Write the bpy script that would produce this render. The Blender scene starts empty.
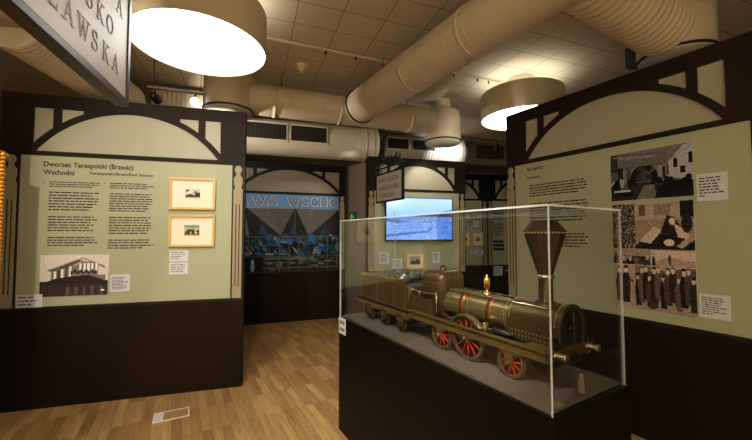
import bpy, bmesh, math, random
import numpy as np
from mathutils import Vector, Matrix
PI = math.pi
random.seed(4)
C = bpy.context.scene.collection

# ---------------------------------------------------------------- camera
cam_d = bpy.data.cameras.new('camera')
cam = bpy.data.objects.new('camera', cam_d); C.objects.link(cam)
cam.location = (0, 0, 1.55)
cam.rotation_euler = (PI/2 + 0.0413, 0, 0)
cam_d.sensor_width = 36; cam_d.lens = 346.14*36/752; cam_d.clip_start = 0.02
bpy.context.scene.camera = cam
# ---------------------------------------------------------------- world, exposure
w = bpy.data.worlds.new('world'); bpy.context.scene.world = w; w.use_nodes = True
w.node_tree.nodes['Background'].inputs[0].default_value = (1.0, .82, .6, 1)
w.node_tree.nodes['Background'].inputs[1].default_value = 0.02
vs = bpy.context.scene.view_settings
vs.view_transform = 'Standard'; vs.look = 'None'; vs.gamma = 1; vs.use_curve_mapping = False
vs.exposure = 0.0
LAMP_STRENGTH = 9.0          # the drum lamps' diffusers
UP_STRENGTH = 3.6             # light the open top of each drum throws at the ceiling
SPOT = 1.0                    # scale of every spotlight
def spot(name, loc, target, power, size=60, blend=.6, col=(1, .84, .62), r=.03):
    d = bpy.data.lights.new(name, 'SPOT'); d.energy = power*SPOT; d.spot_size = math.radians(size)
    d.spot_blend = blend; d.color = col; d.shadow_soft_size = r
    o = bpy.data.objects.new(name, d); C.objects.link(o); o.location = loc
    o.rotation_euler = (Vector(target)-Vector(loc)).to_track_quat('-Z', 'Y').to_euler()
    return o

# ---------------------------------------------------------------- materials
def lin(c):
    c = c/255.0
    return c/12.92 if c <= .04045 else ((c+.055)/1.055)**2.4
def rgb(r, g, b): return (lin(r), lin(g), lin(b), 1)
def mat(name, col, rough=.6, metal=0., var=.0, scale=8., bump=0., bscale=40., spec=.5):
    m = bpy.data.materials.new(name); m.use_nodes = True
    nt = m.node_tree; b = nt.nodes['Principled BSDF']
    c = rgb(*col); b.inputs['Base Color'].default_value = c
    b.inputs['Roughness'].default_value = rough; b.inputs['Metallic'].default_value = metal
    b.inputs['Specular IOR Level'].default_value = spec
    tc = nt.nodes.new('ShaderNodeTexCoord')
    n = nt.nodes.new('ShaderNodeTexNoise'); n.inputs['Scale'].default_value = scale
    n.inputs['Detail'].default_value = 5; nt.links.new(tc.outputs['Object'], n.inputs['Vector'])
    mx = nt.nodes.new('ShaderNodeMix'); mx.data_type = 'RGBA'
    mx.inputs[6].default_value = tuple(x*(1-var) for x in c[:3])+(1,)
    mx.inputs[7].default_value = tuple(min(1, x*(1+var)) for x in c[:3])+(1,)
    nt.links.new(n.outputs['Fac'], mx.inputs[0]); nt.links.new(mx.outputs[2], b.inputs['Base Color'])
    if bump:
        n2 = nt.nodes.new('ShaderNodeTexNoise'); n2.inputs['Scale'].default_value = bscale
        nt.links.new(tc.outputs['Object'], n2.inputs['Vector'])
        bp = nt.nodes.new('ShaderNodeBump'); bp.inputs['Strength'].default_value = bump; bp.inputs['Distance'].default_value = .005
        nt.links.new(n2.outputs['Fac'], bp.inputs['Height']); nt.links.new(bp.outputs[0], b.inputs['Normal'])
    return m
def emit(name, col, s):
    m = bpy.data.materials.new(name); m.use_nodes = True; nt = m.node_tree
    nt.nodes.clear(); e = nt.nodes.new('ShaderNodeEmission'); o = nt.nodes.new('ShaderNodeOutputMaterial')
    e.inputs[0].default_value = (*col, 1); e.inputs[1].default_value = s
    nt.links.new(e.outputs[0], o.inputs[0]); return m
def print_mat(name, emission=0., rough=.55):
    m = bpy.data.materials.new(name); m.use_nodes = True; nt = m.node_tree; b = nt.nodes['Principled BSDF']
    a = nt.nodes.new('ShaderNodeAttribute'); a.attribute_name = 'ink'
    if emission:
        b.inputs['Base Color'].default_value = (.01, .01, .012, 1)
        nt.links.new(a.outputs['Color'], b.inputs['Emission Color']); b.inputs['Emission Strength'].default_value = emission
        b.inputs['Roughness'].default_value = .2
    else:
        b.inputs['Specular IOR Level'].default_value = .15; nt.links.new(a.outputs['Color'], b.inputs['Base Color']); b.inputs['Roughness'].default_value = rough
    return m
def glass_mat():
    m = bpy.data.materials.new('acrylic_glass'); m.use_nodes = True; nt = m.node_tree; nt.nodes.clear()
    N = nt.nodes.new; Lk = nt.links.new
    out = N('ShaderNodeOutputMaterial'); mix = N('ShaderNodeMixShader'); tr = N('ShaderNodeBsdfTransparent'); gl = N('ShaderNodeBsdfGlossy')
    tr.inputs[0].default_value = (.985, .99, .985, 1); gl.inputs['Roughness'].default_value = .0
    g = N('ShaderNodeNewGeometry'); dp = N('ShaderNodeVectorMath'); dp.operation = 'DOT_PRODUCT'
    Lk(g.outputs['Normal'], dp.inputs[0]); Lk(g.outputs['Incoming'], dp.inputs[1])
    ab = N('ShaderNodeMath'); ab.operation = 'ABSOLUTE'; Lk(dp.outputs['Value'], ab.inputs[0])
    su = N('ShaderNodeMath'); su.operation = 'SUBTRACT'; su.inputs[0].default_value = 1; Lk(ab.outputs[0], su.inputs[1])
    pw = N('ShaderNodeMath'); pw.operation = 'POWER'; pw.inputs[1].default_value = 5; Lk(su.outputs[0], pw.inputs[0])
    ml = N('ShaderNodeMath'); ml.operation = 'MULTIPLY_ADD'; ml.inputs[1].default_value = .955; ml.inputs[2].default_value = .045
    Lk(pw.outputs[0], ml.inputs[0]); Lk(ml.outputs[0], mix.inputs[0]); Lk(tr.outputs[0], mix.inputs[1]); Lk(gl.outputs[0], mix.inputs[2])
    Lk(mix.outputs[0], out.inputs[0]); return m
def glass_edge_mat():
    m = bpy.data.materials.new('polished_glass_edge'); m.use_nodes = True; nt = m.node_tree; nt.nodes.clear()
    N = nt.nodes.new; Lk = nt.links.new
    out = N('ShaderNodeOutputMaterial'); mix = N('ShaderNodeMixShader'); mix.inputs[0].default_value = .62
    tr = N('ShaderNodeBsdfTransparent'); b = N('ShaderNodeBsdfPrincipled')
    b.inputs['Base Color'].default_value = (.78, .84, .84, 1); b.inputs['Roughness'].default_value = .15
    Lk(tr.outputs[0], mix.inputs[1]); Lk(b.outputs[0], mix.inputs[2]); Lk(mix.outputs[0], out.inputs[0]); return m
def floor_mat():
    m = bpy.data.materials.new('oak_parquet'); m.use_nodes = True; nt = m.node_tree; b = nt.nodes['Principled BSDF']
    N = nt.nodes.new; Lk = nt.links.new
    tc = N('ShaderNodeTexCoord'); mp = N('ShaderNodeMapping'); mp.inputs['Rotation'].default_value = (0, 0, math.radians(60))
    Lk(tc.outputs['Object'], mp.inputs[0])
    br = N('ShaderNodeTexBrick'); br.offset = .37; br.offset_frequency = 1; br.squash = 1
    br.inputs['Scale'].default_value = 1; br.inputs['Brick Width'].default_value = .42; br.inputs['Row Height'].default_value = .07
    br.inputs['Mortar Size'].default_value = .0009; br.inputs['Bias'].default_value = 0
    br.inputs['Color1'].default_value = (0, 0, 0, 1); br.inputs['Color2'].default_value = (1, 1, 1, 1); br.inputs['Mortar'].default_value = (.3, .3, .3, 1)
    Lk(mp.outputs[0], br.inputs['Vector'])
    rp = N('ShaderNodeValToRGB'); e = rp.color_ramp.elements
    e[0].position = 0; e[0].color = rgb(160, 122, 74); e[1].position = 1; e[1].color = rgb(204, 168, 112)
    x = rp.color_ramp.elements.new(.25); x.color = rgb(176, 137, 86)
    x = rp.color_ramp.elements.new(.6); x.color = rgb(184, 145, 92)
    Lk(br.outputs['Color'], rp.inputs[0])
    mp2 = N('ShaderNodeMapping'); mp2.inputs['Scale'].default_value = (3, 45, 1); Lk(mp.outputs[0], mp2.inputs[0])
    n = N('ShaderNodeTexNoise'); n.inputs['Scale'].default_value = 1; n.inputs['Detail'].default_value = 6; n.inputs['Distortion'].default_value = 1.2
    Lk(mp2.outputs[0], n.inputs['Vector'])
    gr = N('ShaderNodeValToRGB'); gr.color_ramp.elements[0].position = .3; gr.color_ramp.elements[0].color = (.70, .65, .56, 1)
    gr.color_ramp.elements[1].position = .68; gr.color_ramp.elements[1].color = (1.06, 1.05, 1.03, 1); Lk(n.outputs['Fac'], gr.inputs[0])
    mx = N('ShaderNodeMix'); mx.data_type = 'RGBA'; mx.blend_type = 'MULTIPLY'; mx.inputs[0].default_value = 1
    Lk(rp.outputs[0], mx.inputs[6]); Lk(gr.outputs[0], mx.inputs[7])
    m2 = N('ShaderNodeMix'); m2.data_type = 'RGBA'; m2.inputs[7].default_value = rgb(92, 66, 36)
    Lk(br.outputs['Fac'], m2.inputs[0]); Lk(mx.outputs[2], m2.inputs[6]); Lk(m2.outputs[2], b.inputs['Base Color'])
    b.inputs['Roughness'].default_value = .38
    bp = N('ShaderNodeBump'); bp.inputs['Strength'].default_value = .15; bp.inputs['Distance'].default_value = .002
    Lk(n.outputs['Fac'], bp.inputs['Height']); Lk(bp.outputs[0], b.inputs['Normal'])
    return m
def ceiling_mat():
    m = bpy.data.materials.new('ceiling_tiles'); m.use_nodes = True; nt = m.node_tree; b = nt.nodes['Principled BSDF']
    N = nt.nodes.new; Lk = nt.links.new
    tc = N('ShaderNodeTexCoord'); mp = N('ShaderNodeMapping'); mp.vector_type = 'TEXTURE'
    mp.inputs['Location'].default_value = (-.378, 3.168, 0); mp.inputs['Rotation'].default_value = (0, 0, math.radians(20))
    Lk(tc.outputs['Object'], mp.inputs[0])
    br = N('ShaderNodeTexBrick'); br.offset = 0; br.inputs['Scale'].default_value = 1
    br.inputs['Brick Width'].default_value = .38; br.inputs['Row Height'].default_value = .31
    br.inputs['Mortar Size'].default_value = .003
    br.inputs['Color1'].default_value = rgb(198, 186, 160); br.inputs['Color2'].default_value = rgb(192, 180, 154)
    br.inputs['Mortar'].default_value = rgb(84, 68, 44)
    Lk(mp.outputs[0], br.inputs['Vector']); Lk(br.outputs['Color'], b.inputs['Base Color'])
    b.inputs['Roughness'].default_value = .85; return m

M = {}
M['floor'] = floor_mat(); M['ceiling'] = ceiling_mat()
M['brown'] = mat('dark_brown_paint', (36, 27, 18), .65, var=.06, spec=.15)
M['base'] = mat('dark_brown_panel', (29, 18, 9), .6, var=.05, spec=.12)
M['rail'] = mat('dark_brown_rail', (32, 23, 15), .5, var=.05, spec=.25)
M['board'] = mat('sage_board', (171, 173, 140), .65, var=.02, bump=.02)
M['cream'] = mat('cream_infill', (172, 166, 143), .65, var=.03)
M['balus'] = mat('cream_baluster', (160, 144, 110), .6, var=.03)
M['wall'] = mat('beige_wall', (128, 116, 100), .8, var=.04, bump=.05)
M['palewall'] = mat('pale_cream_wall', (214, 200, 168), .8, var=.03)
M['darkwall'] = mat('dark_wall', (40, 33, 28), .8, var=.05)
M['black'] = mat('matt_black', (12, 10, 8), .6, var=.05, spec=.2)
M['plinth'] = mat('black_plinth_paint', (11, 9, 7), .5, var=.1, spec=.12)
M['deck'] = mat('grey_felt_deck', (96, 86, 74), .8, var=.06, scale=30)
M['duct'] = mat('cream_duct_paint', (196, 184, 160), .45, var=.04)
M['duct2'] = mat('pale_duct_paint', (196, 184, 164), .4, var=.04)
M['drum'] = mat('drum_shade_paint', (206, 192, 162), .6, var=.02)
M['ring'] = mat('black_rubber_ring', (16, 14, 12), .6)
M['grille'] = mat('dark_grille', (62, 54, 46), .5, var=.1)
M['metal'] = mat('grey_metal', (120, 116, 110), .35, .8)
M['white'] = mat('white_card', (216, 216, 222), .6)
M['ink'] = mat('black_ink', (22, 20, 17), .7)
M['greyink'] = mat('grey_ink', (112, 104, 92), .7)
M['pine'] = mat('pale_pine_frame', (214, 176, 104), .45, var=.12, scale=25)
M['mount'] = mat('cream_mount', (242, 230, 204), .7)
M['gold'] = mat('gilded_wood', (214, 150, 48), .35, .85, var=.2, scale=30, bump=.8, bscale=70)
M['olive'] = mat('olive_brass_metal', (116, 98, 54), .34, .45, var=.18, scale=30)
M['bronze'] = mat('brown_painted_metal', (92, 70, 42), .3, .45, var=.15, scale=25)
M['dbronze'] = mat('dark_bronze', (82, 68, 42), .3, .5, var=.2, scale=25)
M['boiler'] = mat('boiler_brass', (112, 102, 64), .27, .5, var=.2, scale=25)
M['copper'] = mat('copper', (128, 72, 40), .35, .6, var=.15, scale=30)
M['brass'] = mat('polished_brass', (200, 160, 90), .22, .9)
M['steel'] = mat('steel', (190, 176, 150), .25, .9)
M['chim'] = mat('dark_chimney_metal', (66, 54, 38), .3, .5, var=.15, scale=25)
M['rivet'] = mat('worn_rivet_heads', (184, 158, 110), .3, .5)
M['tyre'] = mat('wheel_rim_metal', (120, 96, 66), .35, .5, var=.1)
M['red'] = mat('red_spoke_paint', (200, 44, 22), .4, var=.1)
M['iron'] = mat('black_iron', (34, 28, 22), .4, .4)
M['coal'] = mat('coal', (84, 82, 72), .3, var=.7, scale=60)
M['signface'] = mat('enamel_sign_face', (206, 200, 186), .45, var=.02)
M['signink'] = mat('sign_letter_grey', (160, 153, 140), .6)
M['smallink'] = mat('sign_letter_dark', (66, 58, 50), .6)
M['smallface'] = mat('aged_sign_face', (160, 148, 130), .5, var=.06)
M['green'] = mat('green_sign', (20, 92, 62), .5)
M['glass'] = glass_mat(); M['edge'] = glass_edge_mat()
M['print'] = print_mat('printed_ink'); M['screen'] = print_mat('screen_pixels', emission=1.5)
M['lamp'] = emit('lamp_diffuser', (1.0, .97, .91), LAMP_STRENGTH)
M['uplamp'] = emit('lamp_upper_glow', (1.0, .95, .84), UP_STRENGTH)
M['bulb'] = emit('spot_bulb', (.92, .92, 1.0), 14.0)
M['chrome'] = mat('brushed_plate', (235, 228, 212), .5, 0)
M['letter'] = mat('letter_cream', (214, 196, 160), .6)
M['letterdark'] = mat('letter_brown', (74, 72, 78), .6)

# ---------------------------------------------------------------- mesh helpers
class MB:
    def __init__(s): s.v = []; s.f = []; s.m = []; s.smooth = []
    def add(s, vs, fs, mi=0, sm=False):
        o = len(s.v); s.v += [tuple(v) for v in vs]
        for f in fs: s.f.append(tuple(i+o for i in f)); s.m.append(mi); s.smooth.append(sm)
        return s
    def box(s, x0, x1, y0, y1, z0, z1, mi=0):
        v = [(x, y, z) for z in (z0, z1) for y in (y0, y1) for x in (x0, x1)]
        return s.add(v, [(0, 2, 3, 1), (4, 5, 7, 6), (0, 1, 5, 4), (2, 6, 7, 3), (0, 4, 6, 2), (1, 3, 7, 5)], mi)
    def prism(s, pts, a, b, axis='y', mi=0):
        # pts: 2D outline, extruded along axis from a to b
        def P(p, t):
            return {'y': (p[0], t, p[1]), 'z': (p[0], p[1], t), 'x': (t, p[0], p[1])}[axis]
        n = len(pts); v = [P(p, a) for p in pts]+[P(p, b) for p in pts]
        fs = [tuple(range(n)), tuple(range(2*n-1, n-1, -1))]+[(i, i+n, (i+1) % n+n, (i+1) % n) for i in range(n)]
        return s.add(v, fs, mi)
    def strip(s, inner, outer, a, b, mi=0):
        # band between two polylines in xz, extruded along y
        for i in range(len(inner)-1):
            s.prism([inner[i], inner[i+1], outer[i+1], outer[i]], a, b, 'y', mi)
        return s
    def lathe(s, P, D, prof, seg=32, mi=0, sm=True, caps=True):
        P = Vector(P); D = Vector(D).normalized(); U = D.orthogonal().normalized(); W = D.cross(U)
        o = len(s.v); n = len(prof)
        vs = []
        for (t, r) in prof:
            for k in range(seg):
                a = 2*PI*k/seg; vs.append(P+D*t+(U*math.cos(a)+W*math.sin(a))*r)
        fs = [(i*seg+k, i*seg+(k+1) % seg, (i+1)*seg+(k+1) % seg, (i+1)*seg+k) for i in range(n-1) for k in range(seg)]
        s.add(vs, fs, mi, sm)
        if caps:
            if prof[0][1] > 1e-5: s.add(vs[:seg], [tuple(range(seg-1, -1, -1))], mi)
            if prof[-1][1] > 1e-5: s.add(vs[-seg:], [tuple(range(seg))], mi)
        return s
    def tube(s, pts, r, seg=8, mi=0):
        pts = [Vector(p) for p in pts]; vs = []; n = len(pts)
        T0 = (pts[1]-pts[0]).normalized(); U = T0.orthogonal().normalized()
        for i, p in enumerate(pts):
            T = (pts[min(i+1, n-1)]-pts[max(i-1, 0)]).normalized()
            U = (U-T*U.dot(T)).normalized(); W = T.cross(U)
            rr = r[i] if isinstance(r, (list, tuple)) else r
            for k in range(seg):
                a = 2*PI*k/seg; vs.append(p+(U*math.cos(a)+W*math.sin(a))*rr)
        fs = [(i*seg+k, i*seg+(k+1) % seg, (i+1)*seg+(k+1) % seg, (i+1)*seg+k) for i in range(n-1) for k in range(seg)]
        fs += [tuple(range(seg-1, -1, -1)), tuple((n-1)*seg+k for k in range(seg))]
        return s.add(vs, fs, mi, True)
    def bead(s, p, r, mi=0):
        x, y, z = p
        v = [(x+r, y, z), (x-r, y, z), (x, y+r, z), (x, y-r, z), (x, y, z+r), (x, y, z-r)]
        return s.add(v, [(0, 2, 4), (2, 1, 4), (1, 3, 4), (3, 0, 4), (2, 0, 5), (1, 2, 5), (3, 1, 5), (0, 3, 5)], mi, True)
    def build(s, name, mats, parent=None, loc=None, rotz=0, bevel=0):
        me = bpy.data.meshes.new(name); me.from_pydata(s.v, [], s.f)
        if not isinstance(mats, (list, tuple)): mats = [mats]
        for m in mats: me.materials.append(M[m] if isinstance(m, str) else m)
        me.polygons.foreach_set('material_index', s.m); me.polygons.foreach_set('use_smooth', s.smooth)
        bm = bmesh.new(); bm.from_mesh(me)
        if bevel:
            bmesh.ops.remove_doubles(bm, verts=bm.verts, dist=1e-6)
            es = [e for e in bm.edges if len(e.link_faces) == 2 and e.calc_face_angle(0) > .5]
            bmesh.ops.bevel(bm, geom=es, offset=bevel, segments=2, affect='EDGES', profile=.5)
        bmesh.ops.recalc_face_normals(bm, faces=bm.faces); bm.to_mesh(me); bm.free(); me.update()
        o = bpy.data.objects.new(name, me); C.objects.link(o)
        if parent: o.parent = parent
        if loc: o.location = loc
        o.rotation_euler.z = rotz
        return o
def tag(o, label, cat, group=None, kind=None):
    o['label'] = label; o['category'] = cat
    if group: o['group'] = group
    if kind: o['kind'] = kind
    return o
def thing(name, label, cat, loc=(0, 0, 0), rotz=0, group=None):
    o = bpy.data.objects.new(name, None); C.objects.link(o); o.empty_display_size = .1
    o.location = loc; o.rotation_euler.z = rotz
    return tag(o, label, cat, group)
def struct(o): o['kind'] = 'structure'; return o
def plab(o, label): o['label'] = label; return o

def text_mesh(name, s, x0, x1, z, h=None, y=-.001, ext=.0005, m='ink', parent=None, offset=0.0):
    """Lettering on an upright board: spans x0..x1, base line z, cap height h (or natural)."""
    cu = bpy.data.curves.new(name, 'FONT'); cu.body = s; cu.size = 1; cu.offset = offset; cu.extrude = 0
    to = bpy.data.objects.new(name, cu); C.objects.link(to)
    dg = bpy.context.evaluated_depsgraph_get(); me = bpy.data.meshes.new_from_object(to.evaluated_get(dg))
    bpy.data.objects.remove(to); bpy.data.curves.remove(cu)
    n = len(me.vertices); co = np.zeros(n*3); me.vertices.foreach_get('co', co); co = co.reshape(-1, 3)
    mnx, mxx = co[:, 0].min(), co[:, 0].max(); sx = (x1-x0)/(mxx-mnx); sy = (h/.73) if h else sx
    out = np.zeros_like(co); out[:, 0] = x0+(co[:, 0]-mnx)*sx; out[:, 2] = z+co[:, 1]*sy; out[:, 1] = y
    me.vertices.foreach_set('co', out.ravel()); me.materials.clear(); me.materials.append(M[m]); me.update()
    o = bpy.data.objects.new(name, me); C.objects.link(o)
    if parent: o.parent = parent
    return o
def text_lines(mb, x0, x1, z0, z1, n, seed, y=-.0008, mi=0, ragged=.25, thick=.5, word=6.0):
    """Rows of small words, too small to read in the photograph."""
    r = random.Random(seed); p = (z1-z0)/n; h = abs(p)*thick
    for i in range(n):
        z = z0+p*i; end = x1-(x1-x0)*ragged*r.random()*(1 if i < n-1 else 2.5); x = x0
        while x < end-.004:
            wl = min(h*word*(.3+r.random()), end-x)
            mb.add([(x, y, z-h), (x+wl, y, z-h), (x+wl, y, z), (x, y, z)], [(0, 1, 2, 3)], mi)
            x += wl+h*.75
# raster pictures: a grid of small printed cells, each with its ink
class Canvas:
    def __init__(s, w, h, col=(128, 128, 128), seed=0):
        s.w, s.h = w, h; s.a = np.ones((h, w, 3))*np.array(col, float)
        s.Y, s.X = np.mgrid[0:h, 0:w]; s.U = (s.X+.5)/w; s.V = 1-(s.Y+.5)/h; s.rs = np.random.RandomState(seed)
    def poly(s, pts, col):
        m = np.zeros((s.h, s.w), bool); n = len(pts); j = n-1
        for i in range(n):
            xi, yi = pts[i]; xj, yj = pts[j]
            if yi != yj:
                c = ((yi > s.V) != (yj > s.V)) & (s.U < (xj-xi)*(s.V-yi)/(yj-yi)+xi); m ^= c
            j = i
        s.a[m] = col; return s
    def rect(s, x0, y0, x1, y1, col): s.a[(s.U >= x0) & (s.U < x1) & (s.V >= y0) & (s.V < y1)] = col; return s
    def ell(s, x, y, rx, ry, col): s.a[((s.U-x)/rx)**2+((s.V-y)/ry)**2 < 1] = col; return s
    def line(s, x0, y0, x1, y1, t, col):
        dx, dy = x1-x0, y1-y0; L = math.hypot(dx, dy)+1e-9
        q = ((s.U-x0)*dx+(s.V-y0)*dy)/L; d = abs((s.U-x0)*dy-(s.V-y0)*dx)/L
        s.a[(q >= 0) & (q <= L) & (d < t)] = col; return s
    def noise(s, amp, blk=1, box=None):
        n = s.rs.randn(s.h//blk+1, s.w//blk+1, 1); n = np.kron(n, np.ones((blk, blk, 1)))[:s.h, :s.w]*amp
        if box: n = n*(((s.U >= box[0]) & (s.U < box[2]) & (s.V >= box[1]) & (s.V < box[3]))[:, :, None])
        s.a = np.clip(s.a+n, 0, 255); return s
    def person(s, x, y, h, body, skin=(190, 175, 160)):
        s.poly([(x-.12*h, y), (x+.12*h, y), (x+.16*h, y+.55*h), (x+.09*h, y+.8*h), (x-.09*h, y+.8*h), (x-.16*h, y+.55*h)], body)
        s.ell(x, y+.88*h, .07*h, .09*h, skin); s.poly([(x-.08*h, y+.92*h), (x+.08*h, y+.92*h), (x+.06*h, y+h), (x-.06*h, y+h)], body)
    def contrast(s, k, c=90, add=8, tint=(1, 1, 1)): s.a = np.clip((s.a-c)*k+c+add, 8, 250)*np.array(tint); return s
    def mesh(s, name, x0, x1, z0, z1, y=-.001, parent=None, m='print'):
        w, h = s.w, s.h; xs = np.linspace(x0, x1, w+1); zs = np.linspace(z1, z0, h+1)
        gx, gz = np.meshgrid(xs, zs); v = np.stack([gx, np.full_like(gx, y), gz], -1).reshape(-1, 3)
        idx = np.arange(h*w).reshape(h, w); r, c = np.divmod(idx.ravel(), w); b = r*(w+1)+c
        f = np.stack([b+w+1, b+w+2, b+1, b], 1)
        me = bpy.data.meshes.new(name); me.from_pydata(v.tolist(), [], f.tolist()); me.materials.append(M[m])
        at = me.color_attributes.new('ink', 'FLOAT_COLOR', 'CORNER')
        c_ = s.a.reshape(-1, 3)/255.0; c_ = np.where(c_ <= .04045, c_/12.92, ((c_+.055)/1.055)**2.4)
        c4 = np.concatenate([np.repeat(c_, 4, 0), np.ones((w*h*4, 1))], 1); at.data.foreach_set('color', c4.ravel().astype(np.float32))
        me.update(); o = bpy.data.objects.new(name, me); C.objects.link(o)
        if parent: o.parent = parent
        return o

# ---------------------------------------------------------------- room shell
H_CEIL = 3.45
struct(MB().box(-6, 6, -3.2, 9.2, -.1, 0).build('floor', 'floor'))
struct(MB().box(-6, 6, -3.2, 9.2, H_CEIL, H_CEIL+.1).build('ceiling', 'ceiling'))
struct(MB().box(-6.1, -6, -3.2, 9.2, 0, H_CEIL).build('wall_left', 'darkwall'))
struct(MB().box(6, 6.1, -3.2, 9.2, 0, H_CEIL).build('wall_right', 'darkwall'))
struct(MB().box(-6, 6, -3.3, -3.2, 0, H_CEIL).build('wall_front', 'palewall'))
struct(MB().box(-6, 6, 9.2, 9.3, 0, H_CEIL).build('wall_back', 'wall'))

AM = .3233                                             # angle of the mural wall
def wallbox(name, A, B, th, z0, z1, m):
    A = Vector((*A, 0)); B = Vector((*B, 0)); L = (B-A).length; a = math.atan2(B.y-A.y, B.x-A.x)
    o = MB().box(0, L, 0, th, z0, z1).build(name, m); o.location = A; o.rotation_euler.z = a
    return struct(o)
ca, sa = math.cos(AM), math.sin(AM)
MP = Vector((-1.6, 6.1995, 0))
def mpt(t, off=0): return (MP.x+ca*t-sa*off, MP.y+sa*t+ca*off)
wallbox('wall_mural', mpt(-3.2, .17), mpt(1.3, .17), .1, 0, H_CEIL, 'wall')
o = wallbox('wall_connecting', (-.52, 6.52), (-.15, 5.78), .1, 0, H_CEIL, 'wall')
wallbox('wall_alcove', (.6, 7.42), (4.6, 8.03), .1, 0, H_CEIL, 'wall')

# ---------------------------------------------------------------- exhibition partitions
def arc_pts(W, mg, zb=2.285, rise=.425, extra=0., n=28):
    hc = W/2-mg; R = (hc*hc+rise*rise)/(2*rise); cz = zb+rise-R; R2 = R+extra
    a0 = math.asin(min(1, hc/R)); a = a0
    return [(W/2+R2*math.sin(-a+2*a*i/n), cz+R2*math.cos(-a+2*a*i/n)) for i in range(n+1)], cz, R
def baluster(x, w=.085, zb=.9, zt=2.262):
    hw = w/2
    prof = [(hw, zb), (hw, zt-.25), (hw*.72, zt-.235), (hw*.72, zt-.215), (hw*.95, zt-.19), (hw*.95, zt-.125), (hw*.5, zt-.105), (hw*.5, zt-.09)]
    for k in range(9):
        a = -PI/3+k*(PI/2+PI/3)/8; prof.append((hw*.78*math.cos(a), zt-.04+.04*math.sin(a)))
    return [(x+p, z) for p, z in prof]+[(x-p, z) for p, z in reversed(prof[:-1])]
def partition(label, loc, ang, W, board='board', zb=.895, cat='partition wall', x0=0., mural=False, xl=.062, xr=.065, bl=.115, frame='brown', wb=.088, mg=None, infill='cream'):
    t = thing('exhibition_partition', label, cat, (*loc, 0), ang)
    mg = mg or .235*W/1.98
    MB().box(0, W, .012, .12, 0, 2.83).build('core_panel', 'brown', t)
    # dark frame with the arch
    f = MB(); y0, y1 = -.014, .0119
    f.box(0, W, y0, y1, 2.71, 2.83); f.box(0, W, y0, y1, 2.27, 2.31)
    f.box(0, mg-.002, y0, y1, 2.31, 2.71); f.box(W-mg+.002, W, y0, y1, 2.31, 2.71)
    a1, cz, R = arc_pts(W, mg); a2, _, _ = arc_pts(W, mg, extra=.052)
    for i in range(len(a1)-1):
        q = [a1[i], a1[i+1], a2[i+1], a2[i]]
        q = [(min(max(p[0], mg-.01), W-mg+.01), min(p[1], 2.712)) for p in q]
        if min(p[1] for p in q) > 2.27: f.prism(q, y0+.002, y1, 'y')
    for s0, s1 in ((.375*W/1.98, .435*W/1.98), (.60*W/1.98, .66*W/1.98)):
        for aa, bb in ((s0, s1), (W-s1, W-s0)):
            xm = (aa+bb)/2; zz = cz+math.sqrt(max(0, (R+.02)**2-(xm-W/2)**2))
            if zz < 2.71: f.box(aa, bb, y0, y1, zz, 2.711)
    f.build('arch_frame', frame, t)
    MB().box(mg-.004, W-mg+.004, .004, .0118, 2.3, 2.72).build('arch_infill', infill, t)
    # side stiles with cream balusters
    for x, e0, e1 in ((xl, 0, bl), (W-xr, W-.125, W)):
        MB().box(e0+.0005, e1-.0005, -.006, .0119, .895, 2.27).build('side_stile', 'rail', t)
        b = MB(); b.prism(baluster(x, wb), -.0145, -.0065, 'y')
        for dx in (-.016, .016): b.box(x+dx-.0045, x+dx+.0045, -.0150, -.0144, 1.02, 1.86, 1)
        b.build('baluster', ['balus', 'rail'], t)
    bd = MB().box(bl, W-.125, -.002, .0119, .9, 2.27).build('board', board, t)
    MB().box(-.001, W+.001, -.016, .0119, .872, .897).build('ledge', 'rail', t)
    p = MB().box(0, W, -.004, .0119, 0, .872)
    for x in (.11, W-.12): p.box(x-.003, x+.003, -.0065, -.0039, 0, .872)
    p.build('base_panel', 'base', t)
    return t, bd
def along(t, x, off=-.002, z=0.):
    """point x along a partition face, off in front (-) of it"""
    a = t.rotation_euler.z; return (t.location.x+math.cos(a)*x-math.sin(a)*off, t.location.y+math.sin(a)*x+math.cos(a)*off, z)

LA = .2734; LW = 2.05
left, lboard = partition('freestanding brown partition at left with arch and sage board headed Dworzec Terespolski', (-1.371-LW*math.cos(LA), 3.6029-LW*math.sin(LA)), LA, LW, xl=.094, bl=.155, wb=.088)
RA = .5393-PI/2
right, rboard = partition('dark brown partition on the right with arch and board headed Na dworcu', (1.4235, 3.7211), RA, 1.95, xl=.048, bl=.098)
tvw, tboard = partition('far brown partition with arch carrying the blue video screen', (-.14, 5.62), .27, 1.78)
MW = 2.04
mural, mboard = partition('far partition with arch framing the station mural', mpt(-.965), AM, MW, board='black', frame='black', mg=.125, infill='wall')
CA = .15
c0 = (2.3, 7.4)
alc2, cb2 = partition('distant alcove partition with text board right of the dark post', (c0[0]+math.cos(CA)*.09, c0[1]+math.sin(CA)*.09), CA, 1.6, frame='black')
alc1, cb1 = partition('distant alcove partition with two framed prints left of the dark post', (c0[0]-math.cos(CA)*1.512, c0[1]-math.sin(CA)*1.512), CA, 1.6, frame='black')
# dark return wall closing the right partition towards the viewer
rr = thing('dark_partition_wing', 'plain near black partition wing continuing past the right edge of the photo partition', 'partition wall', along(right, 1.952, 0), RA)
MB().box(0, 1.6, .0, .12, 0, 2.83).build('wing_panel', 'black', rr)

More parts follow.
